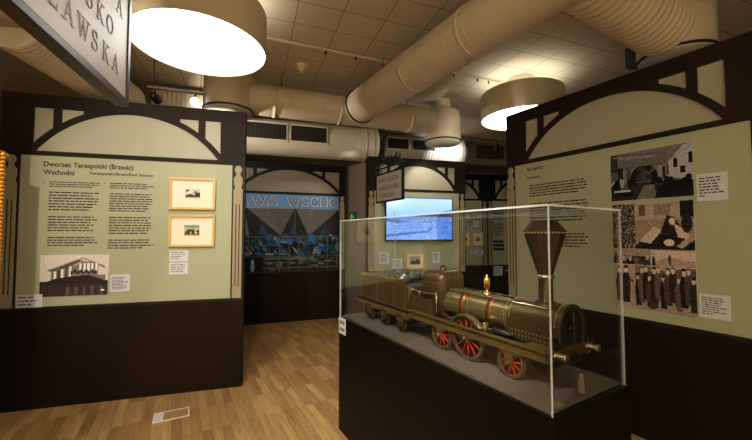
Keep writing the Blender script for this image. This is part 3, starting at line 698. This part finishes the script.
def drum_lamp(x, y, zb, r, label, strength=None):
    t = thing('drum_lamp', label, 'ceiling lamp', (x, y, zb), 0, 'drum ceiling lamps')
    h = .305
    MB().lathe((0, 0, 0), (0, 0, 1), [(0, r-.008), (0, r), (h, r), (h, r-.008)], 72, caps=False, sm=False).build('lamp_shade', 'drum', t)
    MB().lathe((0, 0, .012), (0, 0, 1), [(0, .0001), (0, r-.009)], 72, caps=False, sm=False).build('diffuser', 'lamp', t)
    MB().lathe((0, 0, h-.03), (0, 0, 1), [(0, .16), (0, r-.012)], 72, caps=False, sm=False).build('upper_diffuser', 'uplamp', t)
    MB().lathe((0, 0, h-.05), (0, 0, 1), [(0, .15), (H_CEIL-zb-h+.05, .15)], 40).build('ceiling_canopy', 'drum', t)
    return t
drum_lamp(-1.323, 2.555, 2.95, .473, 'large glowing drum lamp hanging nearest, above the left partition')
drum_lamp(1.774, 4.162, 2.95, .472, 'glowing drum lamp half hidden behind the top of the right partition')
drum_lamp(-1.9, -1.2, 2.95, .48, 'added fill drum lamp behind the viewer on the left, out of view')  # extra lamp out of view, added to brighten the room

def track(label, A, B, spots):
    A = Vector(A); B = Vector(B); D = (B-A).normalized(); L = (B-A).length; rot = math.atan2(D.y, D.x)
    t = thing('lighting_track', label, 'lighting track', A, rot)
    MB().box(0, L, -.014, .014, 0, .02).build('track_rail', 'metal', t)
    for k in (.1, .9): MB().tube([(L*k, 0, .03), (L*k, 0, H_CEIL-A.z)], .004).build('hanger_rod', 'iron', t)
    return t
track('far lighting track with spotlights above the screen partition', (-.27, 4.90, 3.11), (2.23, 5.85, 3.11), ())
track('lighting track behind the left partition holding the glaring spotlight', (-2.34, 3.487, 3.05), (-1.83, 3.68, 3.05), ())
def spotlight(x, y, z, aim, label, power=0, size=60, lit=True, col=(1, .92, .79), arm=None):
    t = thing('spotlight', label, 'spotlight', (x, y, z), 0, 'track spotlights')
    MB().tube([(0, 0, 0), (0, 0, -.05)], .01).build('swivel_arm', 'iron', t)
    if arm: MB().tube([(0, 0, -.005), (arm[0], arm[1], -.005)], .012).build('wall_arm', 'iron', t)
    d = (Vector(aim)-Vector((x, y, z-.08))).normalized(); c = Vector((0, 0, -.09))
    MB().lathe(c-d*.06, d, [(-.002, .001), (0, .02), (.01, .034), (.11, .046), (.125, .049)], 20, caps=False).build('spotlight_can', 'iron', t)
    MB().lathe(c+d*.055, d, [(0, .0001), (0, .043)], 20, caps=False).build('bulb', 'bulb' if lit else 'metal', t)
    if power: 
        p = Vector((x, y, z))+c+d*.075; spot('spot_beam', p, aim, power, size, col=col)
    return t
spotlight(.13, 5.053, 3.11, (-1.4, 6.2, 1.9), 'small lit spotlight at the left end of the far track', 60, 44)
spotlight(.84, 5.322, 3.11, (.9, 5.9, 2.2), 'lit spotlight behind the far air outlet', 25, 80)
spotlight(1.55, 5.592, 3.11, (1.3, 6.4, 3.1), 'lit spotlight left of the half hidden drum lamp', 90, 60, col=(.9, .9, 1))
spotlight(2.04, 5.778, 3.11, (2.4, 7.4, 1.6), 'lit spotlight at the right end of the far track, under the drum lamp', 8, 60)
spotlight(-1.93, 3.64, 3.05, (-.9, 1.2, 2.2), 'glaring white spotlight peeping over the left partition')
spotlight(-2.28, 3.51, 3.05, (-2.6, 5.6, 2.9), 'black spotlight nearest the large hanging sign, turned away', lit=False)
spotlight(-2.1, 3.62, 2.74, (-1.0, 5.3, 3.1), 'added unseen spotlight behind the left partition brightening the mural duct', 90, 130, arm=(.03, -.1))  # added out of sight to lift the far ducts and ceiling
spotlight(1.741, 3.562, 2.5, (.3, 4.6, 3.3), 'added unseen spotlight behind the right partition brightening the ducts', 35, 120, arm=(-.07, -.045))  # another added fill spotlight, concealed by the right partition
# ceiling details
t = thing('smoke_detector', 'round cream smoke detector on the ceiling tiles', 'smoke detector', (-.84, 3.82, H_CEIL), 0)
MB().lathe((0, 0, 0), (0, 0, -1), [(0, .07), (.02, .07), (.024, .045), (.06, .042), (.064, .026), (.09, .022)], 24).build('detector_body', 'drum', t)
for (lab, A, B) in (('thin ceiling conduit running left of the thick duct', (-1.55, 3.06, 3.425), (.12, 3.73, 3.425)), ('thin ceiling conduit between thick duct and far drum lamp', (.7, 3.9, 3.425), (1.55, 4.24, 3.425))):
    A = Vector(A); B = Vector(B); c = thing('ceiling_conduit', lab, 'conduit', A, math.atan2(B.y-A.y, B.x-A.x)); L = (B-A).length
    MB().box(0, L, -.015, .015, 0, .0245).build('conduit_rail', 'duct2', c)
    for q in (.25, .62, .8): MB().lathe((L*q, 0, 0), (0, 0, -1), [(0, .012), (.03, .008)], 10).build('clip', 'iron', c)
t = thing('ceiling_speaker', 'small grey box under the ceiling left of the shadowed air outlet', 'speaker', (2.32, 3.05, 3.05), .5)
MB().box(-.05, .05, -.05, .05, 0, .18).build('speaker_box', mat('blue_grey', (84, 88, 98), .5), t, bevel=.006); MB().tube([(0, 0, .18), (0, 0, .4)], .008).build('bracket', 'iron', t)

# ---------------------------------------------------------------- gilded frame at the left edge
pw = thing('side_partition', 'dark partition end at the left edge carrying the gilded frame', 'partition wall', (-2.86, 1.2, 0), 0)
MB().box(-.1, -.002, -1.6, 1.41, 0, 2.6).build('panel', 'base', pw)
gf = thing('gilded_picture_frame', 'ornate gilded frame seen edge on at the far left', 'picture frame', (-2.86, 1.2, .52), 0)
def moulding(mb, p0, p1, nrm):
    p0 = Vector(p0); p1 = Vector(p1); n = int((p1-p0).length/.03)
    for i in range(n+1):
        q = p0+(p1-p0)*i/n; mb.lathe(q-Vector((.0, 0, 0)), (1, 0, 0), [(0, .022), (.018, .02), (.03, .012), (.034, .001)], 8, caps=False)
mb = MB(); G0, G1, Z1 = .0, 1.40, 1.66
for (a, b, c, d) in ((G0, G1, 0, .13), (G0, G1, Z1-.13, Z1), (G0, G0+.13, .13, Z1-.13), (G1-.13, G1, .13, Z1-.13)):
    mb.box(0.001, .045, a, b, c, d); mb.box(.045, .058, a+.03, b-.03, c+.03, d-.03)
for yy in (G0+.03, G1-.03): moulding(mb, (.03, yy, .03), (.03, yy, Z1-.03), 0); moulding(mb, (.05, yy, .03), (.05, yy, Z1-.03), 0)
for zz in (.03, Z1-.03): moulding(mb, (.04, G0, zz), (.04, G1, zz), 0)
mb.build('frame_moulding', 'gold', gf)
MB().box(.001, .02, .12, G1-.12, .12, Z1-.12).build('canvas', 'darkwall', gf)

# ---------------------------------------------------------------- floor socket box
fb = thing('floor_socket_box', 'white rimmed floor box with a wooden lid in the parquet', 'floor box', (-1.753, 3.035, 0), math.radians(28))
mb = MB()
for (a, b, c, d) in ((-.135, .135, -.085, -.075), (-.135, .135, .075, .085), (-.135, -.125, -.075, .075), (.125, .135, -.075, .075), (-.125, -.06, -.075, .075)): mb.box(a, b, c, d, .0002, .006)
mb.build('rim', 'chrome', fb); MB().box(-.06, .125, -.075, .075, .0002, .003).build('lid', mat('lid_oak', (182, 138, 84), .4, var=.1), fb)
MB().box(-.12, -.07, -.06, .06, .006, .008).build('cable_flap', 'white', fb)

# ---------------------------------------------------------------- display case
TH_ = .5393-PI/2
Nc = Vector((.6342, 1.2748, 0)); Ev = Vector((-math.sin(.5393), math.cos(.5393), 0)); Sv = Vector((math.cos(.5393), math.sin(.5393), 0))
Cc = Nc+Ev*.90325+Sv*.27125
HX, HY, ZP, HG = .90325, .27125, .888, .767
case = thing('display_case', 'tall black plinth with a glass cover in the middle of the room', 'display case', Cc, TH_)
MB().box(-HX-.004, HX+.012, -HY-.003, HY+.012, 0, ZP).build('plinth', 'plinth', case, bevel=.003)
MB().box(-HX+.016, HX-.016, -HY+.016, HY-.016, ZP, ZP+.012).build('deck', 'deck', case)
TG = .008
def pane(x0, x1, y0, y1, z0, z1, thin):
    mb = MB(); v = [(x, y, z) for z in (z0, z1) for y in (y0, y1) for x in (x0, x1)]
    F = {'z-': (0, 2, 3, 1), 'z+': (4, 5, 7, 6), 'y-': (0, 1, 5, 4), 'y+': (2, 6, 7, 3), 'x-': (0, 4, 6, 2), 'x+': (1, 3, 7, 5)}
    for k, f in F.items(): mb.add(v, [f], 0 if (k[0] == thin or k == 'z-') else 1)
    return mb.build('glass_pane', ['glass', 'edge'], case)
z0 = ZP+.0005; z1 = ZP+HG
pane(-HX, HX, -HY, -HY+TG, z0, z1, 'y'); pane(-HX, HX, HY-TG, HY, z0, z1, 'y')
pane(HX-TG, HX, -HY+TG, HY-TG, z0, z1, 'x'); pane(-HX, -HX+TG, -HY+TG, HY-TG, z0, z1, 'x')
pane(-HX, HX, -HY, HY, z1, z1+TG, 'z')
cd = thing('symbol_card', 'white square card with black symbols on the far corner of the plinth', 'label card', Cc+Ev*(HX-.06)-Sv*(HY+.0035)+Vector((0, 0, ZP-.125)), TH_)
MB().box(-.06, .06, -.003, -.0003, 0, .125).build('card', 'white', cd)
for i, (x, z) in enumerate(((-.032, .09), (0, .09), (.032, .09), (-.032, .035), (0, .035), (.032, .035))):
    mb = MB(); mb.tube([(x+.012*math.cos(a), -.0036, z+.014*math.sin(a)) for a in [k*.6 for k in range(11)]], .002, 5); mb.box(x-.002, x+.002, -.0042, -.0032, z-.016, z+.016)
    mb.build('symbol', 'ink', cd)
wdg = thing('pale_pointer', 'small pale pointed wedge standing on the deck before the locomotive', 'marker', Cc+Ev*(.045-HX)+Sv*(.275-HY)+Vector((0, 0, ZP+.012)), TH_)
MB().prism([(-.012, 0), (.012, 0), (.003, .075), (-.003, .075)], -.008, .008, 'y').build('wedge', mat('wedge_cream', (150, 132, 110), .7), wdg)

# ---------------------------------------------------------------- locomotive model
ZD = ZP+.012
loco = thing('steam_locomotive_model', 'brass and brown model steam locomotive with tall funnel chimney in the glass case', 'model locomotive', Cc+Vector((0, 0, ZD)), TH_)
def X(u): return HX-u
def box(mb, u0, u1, v0, v1, z0, z1, mi=0): return mb.box(X(u1), X(u0), v0-HY, v1-HY, z0, z1, mi)
CY = 0.0                                                # centre line (v = .271)
GA = .132                                               # half gauge
def rivets(mb, pts, r=.0028, mi=1):
    for p in pts: mb.bead(p, r*1.5, mi)
def wheel(parent, u, side, r, zc, nsp=10, rim='tyre', sp='red', wd=.014):
    y = side*GA; c = (X(u), y, zc); d = (0, side, 0)
    mb = MB().lathe((X(u), y-side*wd, zc), d, [(0, r-.013), (0, r+.004), (.004, r+.004), (.004, r), (wd, r-.001), (wd, r-.013), (0, r-.013)], 40, caps=False, sm=False)
    w_ = mb.build('wheel', rim, parent)
    s = MB()
    for k in range(nsp):
        a = 2*PI*k/nsp+.1; ca_, sa_ = math.cos(a), math.sin(a)
        s = MB().tube([(X(u)+ca_*.008, y-side*wd*.5, zc+sa_*.008), (X(u)+ca_*(r-.011), y-side*wd*.5, zc+sa_*(r-.011))], [.0042, .0028], 6)
        s.build('spoke', sp, w_)
    MB().lathe((X(u), y-side*wd*1.1, zc), d, [(0, .016), (wd*1.1, .016), (wd*1.4, .009), (wd*1.9, .008), (wd*1.9, .0005)], 20).build('hub', sp, w_)
    return w_
for u, r in ((.287, .07), (.553, .108), (.752, .08)):
    for s in (-1, 1): wheel(loco, u, s, r, r+.004, 12 if r > .1 else 10)
    MB().tube([(X(u), -GA, r+.004), (X(u), GA, r+.004)], .008).build('axle', 'iron', loco)
for s in (-1, 1):
    y = s*(GA+.0); mb = MB()
    # side beam with horn plates hanging at each axle
    out = [(X(1.045), .122), (X(1.045), .166), (X(.085), .166), (X(.085), .122)]
    pts = [(X(.085), .122)]
    for u, r in ((.287, .07), (.553, .108), (.752, .08)):
        zz = max(.07, r)-.012
        pts += [(X(u-.06), .122), (X(u-.022), .11), (X(u-.018), min(.1, zz)), (X(u+.018), min(.1, zz)), (X(u+.022), .11), (X(u+.06), .122)]
    pts += [(X(1.045), .122), (X(1.045), .166), (X(.085), .166)]
    mb.prism(pts, y+s*.004, y+s*.012, 'y'); mb.box(X(1.045), X(.085), min(y-s*.004, y+s*.024), max(y-s*.004, y+s*.024), .166, .172)
    mb.box(X(1.045), X(.085), min(y+s*.012, y+s*.016), max(y+s*.012, y+s*.016), .124, .129)
    rivets(mb, [(X(.1+i*.03), y+s*.0125, .157) for i in range(32)], .0022)
    mb.build('side_frame', ['olive', 'rivet'], loco)
    # splasher over the middle wheel
    mb = MB(); n = 18; a0 = .62
    ri, ro = .112, .121
    arcp = [(a0+(PI-2*a0)*i/n) for i in range(n+1)]
    ci = [(X(.553)+ri*math.cos(a), .112+ri*math.sin(a)) for a in arcp]; co = [(X(.553)+ro*math.cos(a), .112+ro*math.sin(a)) for a in arcp]
    mb.strip(ci, co, y-s*.018, y+s*.016); mb.build('splasher', 'steel', loco)
    mb = MB(); rivets(mb, [(X(.553)+.1225*math.cos(a), y+s*.01, .112+.1225*math.sin(a)) for a in arcp], .002); mb.build('splasher_rivets', ['brass', 'rivet'], loco)
    for u, r in ((.287, .07), (.553, .108), (.752, .08)):
        mb = MB(); mb.lathe((X(u), y+s*.004, r+.004), (0, s, 0), [(0, .014), (.02, .014), (.024, .008), (.03, .006)], 16); mb.build('axle_box', 'dbronze', loco)
mb = MB(); box(mb, .1, 1.05, .16, .38, .150, .160); mb.build('footplate', 'dbronze', loco)
# boiler
BZ = .252; BR = .08
mb = MB().lathe((X(.83), 0, BZ), (1, 0, 0), [(0, BR), (.5, BR)], 48); mb.build('boiler', 'boiler', loco)
for u in (.645, .457): MB().lathe((X(u)-.015, 0, BZ), (1, 0, 0), [(0, BR), (0, BR+.0025), (.03, BR+.0025), (.03, BR)], 48, caps=False).build('copper_band', 'copper', loco)
mb = MB()
for u in (.36, .6, .8): rivets(mb, [(X(u), (BR+.001)*math.cos(a), BZ+(BR+.001)*math.sin(a)) for a in [PI*2*k/44 for k in range(44)]], .0022)
for a in (PI*.83, PI*.17, PI*.95): rivets(mb, [(X(.36+i*.016), (BR+.001)*math.cos(a), BZ+(BR+.001)*math.sin(a)) for i in range(28)], .0018)
mb.build('boiler_rivets', ['brass', 'rivet'], loco)
# smokebox: arched box
def dpts(hw, zc, zb, n=22): return [(hw*math.cos(PI*k/n), zc+hw*math.sin(PI*k/n)) for k in range(n+1)]+[(-hw, zb), (hw, zb)]
mb = MB(); mb.prism([(p[0], p[1]) for p in dpts(.086, .262, .168)], X(.335), X(.085), 'x'); 
rivets(mb, [(X(.325), p[0]*1.01, p[1]+.001) for p in dpts(.086, .262, .168, 26)], .0028); rivets(mb, [(X(.1), p[0]*1.01, p[1]+.001) for p in dpts(.086, .262, .168, 26)], .0028)
for z in (.19, .21): rivets(mb, [(X(.11+i*.018), -.0865, z) for i in range(12)], .0026)
mb.build('smokebox', ['dbronze', 'rivet'], loco)
mb = MB(); o_ = dpts(.093, .262, .166); i_ = dpts(.078, .262, .182)
for k in range(len(o_)):
    j = (k+1) % len(o_); mb.prism([o_[k], o_[j], i_[j], i_[k]], X(.085), X(.072), 'x')
mb.build('smokebox_ring', 'dbronze', loco)
mb = MB(); mb.prism(dpts(.078, .262, .182), X(.084), X(.079), 'x'); mb.prism(dpts(.045, .27, .195), X(.079), X(.074), 'x'); 
mb.build('smokebox_door', 'iron', loco)
mb = MB(); mb.tube([(X(.068), 0.0, .2), (X(.068), 0.0, .32)], .004); mb.tube([(X(.068), -.03, .26), (X(.068), .03, .26)], .004); mb.build('door_handle', 'iron', loco)
# chimney
cu = X(.192)
MB().lathe((cu, 0, .335), (0, 0, 1), [(0, .054), (.008, .052), (.014, .036), (.02, .031), (.13, .031)], 40).build('chimney_pipe', 'chim', loco)
MB().lathe((cu, 0, .452), (0, 0, 1), [(0, .034), (.004, .038), (.012, .038), (.016, .034)], 40).build('chimney_collar', 'steel', loco)
mb = MB().lathe((cu, 0, .468), (0, 0, 1), [(0, .032), (.185, .089), (.19, .089)], 12, sm=False); mb.build('chimney_funnel', 'chim', loco)
mb = MB().lathe((cu, 0, .658), (0, 0, 1), [(0, .092), (.006, .092), (.054, .052), (.054, .045), (.03, .045)], 12, sm=False)
rivets(mb, [(cu+.092*math.cos(PI*2*k/40), .092*math.sin(PI*2*k/40), .657) for k in range(40)], .003); mb.build('chimney_cap', ['chim', 'rivet'], loco)
# firebox dome
def rounded(u0, u1, v0, v1, z0, z1, r, seg=4):
    bm = bmesh.new(); bmesh.ops.create_cube(bm, size=1)
    for v in bm.verts: v.co = Vector((X((u0+u1)/2)+v.co.x*(u1-u0), (v0+v1)/2-HY+v.co.y*(v1-v0), (z0+z1)/2+v.co.z*(z1-z0)))
    es = [e for e in bm.edges if not all(abs(v.co.z-z0) < 1e-6 for v in e.verts)]
    bmesh.ops.bevel(bm, geom=es, offset=r, segments=seg, affect='EDGES', profile=.5); return bm
def from_bm(name, bm, m, parent, smooth=True):
    me = bpy.data.meshes.new(name); bmesh.ops.recalc_face_normals(bm, faces=bm.faces); bm.to_mesh(me); bm.free()
    if smooth: me.polygons.foreach_set('use_smooth', [True]*len(me.polygons))
    me.materials.append(M[m]); o = bpy.data.objects.new(name, me); C.objects.link(o); o.parent = parent; return o
from_bm('firebox', rounded(.775, .975, .165, .378, .165, .432, .055, 6), 'bronze', loco)
MB().lathe((X(.875), 0, .43), (0, 0, 1), [(0, .022), (.01, .022), (.014, .016), (.024, .016), (.028, .02), (.03, .001)], 20).build('firebox_cap', 'bronze', loco)
mb = MB()
rivets(mb, [(X(.80+.0165*i), .165-HY-.001, .2) for i in range(10)], .0024); rivets(mb, [(X(.80+.0165*i), .165-HY-.001, .36) for i in range(10)], .0024)
rivets(mb, [(X(.774), y_, .18+.02*i) for i in range(4) for y_ in (-.09, .09)], .0024); mb.build('firebox_rivets', ['brass', 'rivet'], loco)
# cab side panels and rails
for s in (-1, 1):
    mb = MB(); ya, yb = sorted((s*.125, s*.132)); mb.box(X(1.035), X(.84), ya, yb, .172, .262); 
    if s < 0: mb.box(X(.845), X(.838), -.131, -.09, .172, .262)
    mb.build('cab_side_panel', 'bronze', loco)
    mb = MB(); y = s*.13
    mb.tube([(X(1.03), y, .262), (X(1.03), y, .31)], .0035); mb.tube([(X(.95), y, .262), (X(.95), y, .30)], .0035); mb.tube([(X(.8), y*.93, .172), (X(.8), y*.93, .305)], .0035)
    mb.tube([(X(1.03-.23*k/20), y*(1-.07*k/20)+.002*math.cos(k*2), .306-.012*math.sin(PI*k/20)+.002*math.sin(k*2)) for k in range(21)], .0026); mb.build('cab_handrail', 'steel', loco)
    # boiler handrail
    mb = MB(); an = PI*.30; yy = s*(BR+.016)*math.cos(an); zz = BZ+(BR+.016)*math.sin(an)
    mb.tube([(X(.78), yy, zz), (X(.15), yy, zz)], .003)
    for k in range(5): u = .74-k*.12; mb.tube([(X(u), s*(BR-.002)*math.cos(an), BZ+(BR-.002)*math.sin(an)), (X(u), yy, zz)], .003); mb.bead((X(u), yy, zz), .007)
    mb.build('boiler_handrail', 'steel', loco)
    mb = MB(); mb.tube([(X(.76), s*.108, .2), (X(.7), s*.112, .185), (X(.62), s*.112, .19), (X(.42), s*.108, .185), (X(.33), s*.1, .2)], .004); mb.build('side_pipe', 'brass', loco)
    mb = MB(); mb.lathe((X(.40), s*.105, .185), (1, 0, 0), [(0, .018), (.08, .018), (.085, .01), (.12, .006)], 16); mb.build('cylinder', 'iron', loco)
    mb = MB(); mb.prism([(X(.45), .172), (X(.435), .172), (X(.427), .212), (X(.458), .212)], s*.105, s*.118, 'y'); mb.build('spring_bracket', 'olive', loco)
# safety valve
mb = MB().lathe((X(.53), .0, BZ+BR-.002), (0, 0, 1), [(0, .022), (.012, .018), (.016, .008), (.03, .008), (.03, .017), (.034, .017)], 20)
for k in range(6): a = PI*k/3; mb.tube([(X(.53)+.013*math.cos(a), .013*math.sin(a), BZ+BR+.03), (X(.53)+.013*math.cos(a), .013*math.sin(a), BZ+BR+.075)], .0025, 6)
mb.lathe((X(.53), 0, BZ+BR+.073), (0, 0, 1), [(0, .017), (.006, .017), (.014, .006), (.024, .005), (.03, .001)], 20); mb.build('safety_valve', 'brass', loco)
# front beam, buffers, coupling
mb = MB(); box(mb, .078, .1, .115, .428, .132, .172); mb.build('buffer_beam', 'dbronze', loco, bevel=.002)
mb = MB(); box(mb, .07, .2, .12, .423, .172, .178); mb.build('front_platform', 'olive', loco)
for s in (-1, 1):
    y = s*.118; mb = MB(); mb.lathe((X(.078), y, .162), (1, 0, 0), [(0, .018), (.006, .018), (.006, .009), (.046, .009)], 20)
    mb.tube([(X(.072)+.038*k/48, y+.0115*math.cos(k*1.05), .162+.0115*math.sin(k*1.05)) for k in range(49)], .003, 6)
    b_ = mb.build('buffer', 'steel', loco); MB().lathe((X(.034), y, .162), (1, 0, 0), [(0, .018), (.003, .018), (.005, .014)], 24).build('buffer_disc', 'steel', b_)
    mb = MB(); mb.box(X(.09), X(.062), y-.016, y+.016, .18, .215); mb.box(X(.09), X(.062), y-.024, y-.006, .205, .235); mb.build('lamp_block', 'iron', loco, bevel=.003)
mb = MB(); mb.tube([(X(.078), 0, .15), (X(.05), 0, .15), (X(.042), 0, .14), (X(.05), 0, .128)], .005); mb.build('coupling_hook', 'iron', loco)
mb = MB()
mb.lathe((X(.16), -.1, .11), (0, 1, 0), [(0, .045), (.2, .045)], 24); mb.build('ash_pan', 'iron', loco)

# tender
tend = thing('tender_model', 'brown riveted model tender with coal coupled behind the locomotive', 'model tender', Cc+Vector((0, 0, ZD)), TH_)
U0, U1, VY = 1.09, 1.70, .128
mb = MB(); z0, z1 = .150, .338
for s in (-1, 1): ya, yb = sorted((s*(VY-.006), s*VY)); mb.box(X(U1), X(U0), ya, yb, z0, z1)
mb.box(X(U1), X(U1-.006), -VY+.006, VY-.006, z0, z1); mb.box(X(U0+.006), X(U0), -VY+.006, VY-.006, z0, z1-.04); mb.box(X(U1-.006), X(U0+.006), -VY+.006, VY-.006, z0, z0+.14)
for u in (1.1, 1.24, 1.46, 1.69): rivets(mb, [(X(u), s*(VY+.0005), z0+.01+.016*k) for k in range(11) for s in (-1, 1)], .0024)
for z in (z0+.008, z1-.012): rivets(mb, [(X(U0+.012+.0195*k), s*(VY+.0005), z) for k in range(31) for s in (-1, 1)], .0022)
mb.build('tender_tank', ['bronze', 'rivet'], tend)
mb = MB()
for s in (-1, 1): ya, yb = sorted((s*(VY-.004), s*(VY+.006))); mb.box(X(U1+.005), X(U0-.005), ya, yb, z1, z1+.008)
mb.box(X(U1+.005), X(U1-.006), -VY, VY, z1, z1+.008); mb.build('tank_rim', 'brass', tend)
mb = MB(); box(mb, 1.06, 1.745, HY-.14, HY+.14, .138, .1495); mb.build('tender_floor', 'iron', tend)
for s in (-1, 1):
    y = s*(GA+.004); pts = [(X(1.06), .100)]
    for u in (1.14, 1.345, 1.555): pts += [(X(u-.062), .100), (X(u-.034), .085), (X(u-.02), .05), (X(u+.02), .05), (X(u+.034), .085), (X(u+.062), .100)]
    pts += [(X(1.74), .110), (X(1.74), .138), (X(1.06), .138)]
    mb = MB(); mb.prism(pts, y, y+s*.008, 'y'); rivets(mb, [(X(1.08+.03*k), y+s*.009, .128) for k in range(22)], .0022); mb.build('tender_side_frame', ['olive', 'rivet'], tend)
    for u in (1.14, 1.345, 1.555):
        wheel(tend, u, s, .05, .054, 8, 'dbronze', 'dbronze', .012)
        MB().box(X(u)-.016, X(u)+.016, *sorted((y+s*.008, y+s*.022)), .045, .08).build('axle_box', 'dbronze', tend)
        MB().tube([(X(u)+.05*k/5-.0, y+s*.016, .118-.0012*k*k) for k in range(-5, 6)], .004, 6).build('leaf_spring', 'iron', tend)
for u in (1.14, 1.345, 1.555): MB().tube([(X(u), -GA, .054), (X(u), GA, .054)], .006).build('axle', 'iron', tend)
for s in (-1, 1): MB().lathe((X(1.745), s*.1, .128), (-1, 0, 0), [(0, .01), (.025, .01), (.025, .02), (.031, .02), (.032, .001)], 18).build('buffer', 'brass', tend)
mb = MB(); mb.box(X(1.745), X(1.738), -.14, .14, .108, .15); mb.build('rear_beam', 'olive', tend)
mb = MB()
for s in (-1, 1): mb.tube([(X(1.08), s*.11, .15), (X(1.08), s*.11, .30), (X(1.085), s*.11, .31)], .004)
mb.build('tender_handrail', 'steel', tend)
# coal
mb = MB(); rc = random.Random(9)
for k in range(560):
    u = 1.11+.5*rc.random(); v = (-1+2*rc.random())*.113; top = .352+.04*(1-(abs(v)/.115)**2)*max(0, min(1, (1.6-u)/.25)); r = .009+.012*rc.random()
    if u > 1.56: top -= .02
    z = top-.03*rc.random(); bmv = []
    rot = Matrix.Rotation(rc.random()*6, 3, Vector((rc.random(), rc.random(), rc.random()+.1)).normalized())
    vs_ = [Vector(p) for p in ((1, 0, 0), (-1, 0, 0), (0, 1, 0), (0, -1, 0), (0, 0, 1), (0, 0, -1))]
    vs_ = [rot @ (p*(.6+.6*rc.random())*r)+Vector((X(u), v, z)) for p in vs_]
    mb.add(vs_, [(0, 2, 4), (2, 1, 4), (1, 3, 4), (3, 0, 4), (2, 0, 5), (1, 2, 5), (3, 1, 5), (0, 3, 5)])
mb.box(X(1.6), X(1.1), -.12, .12, .291, .32)
co = mb.build('coal_heap', 'coal'); co.location = Cc+Vector((0, 0, ZD)); co.rotation_euler.z = TH_
tag(co, 'heap of small dark coal lumps filling the tender', 'coal', kind='stuff')

# ---------------------------------------------------------------- added spotlights on an unseen overhead track, to raise the brightness
track('added lighting track above the viewer, out of view', (-2.0, .05, 3.2), (1.6, .25, 3.2), ())
def pr(x): return (x, .05+(x+2)*.2/3.6, 3.2)
spotlight(*pr(-1.55), (-2.0, 3.4, 1.75), 'added unseen overhead spotlight brightening the left board', 210, 50)
spotlight(*pr(-.55), (-.2, 3.0, .2), 'added unseen overhead spotlight brightening the floor', 130, 75)
spotlight(*pr(.0), (.1, 2.1, 1.1), 'added unseen overhead spotlight brightening the locomotive', 270, 40)
spotlight(*pr(-1.2), (-2.2, -3.2, 1.6), 'added unseen fill spotlight washing the wall behind the viewer, left', 950, 120, col=(1, .97, .91))  # this pair is added so the rear wall bounces fill forward
spotlight(*pr(1.2), (2.0, -3.2, 1.6), 'added unseen fill spotlight washing the wall behind the viewer, right', 950, 120, col=(1, .97, .91))
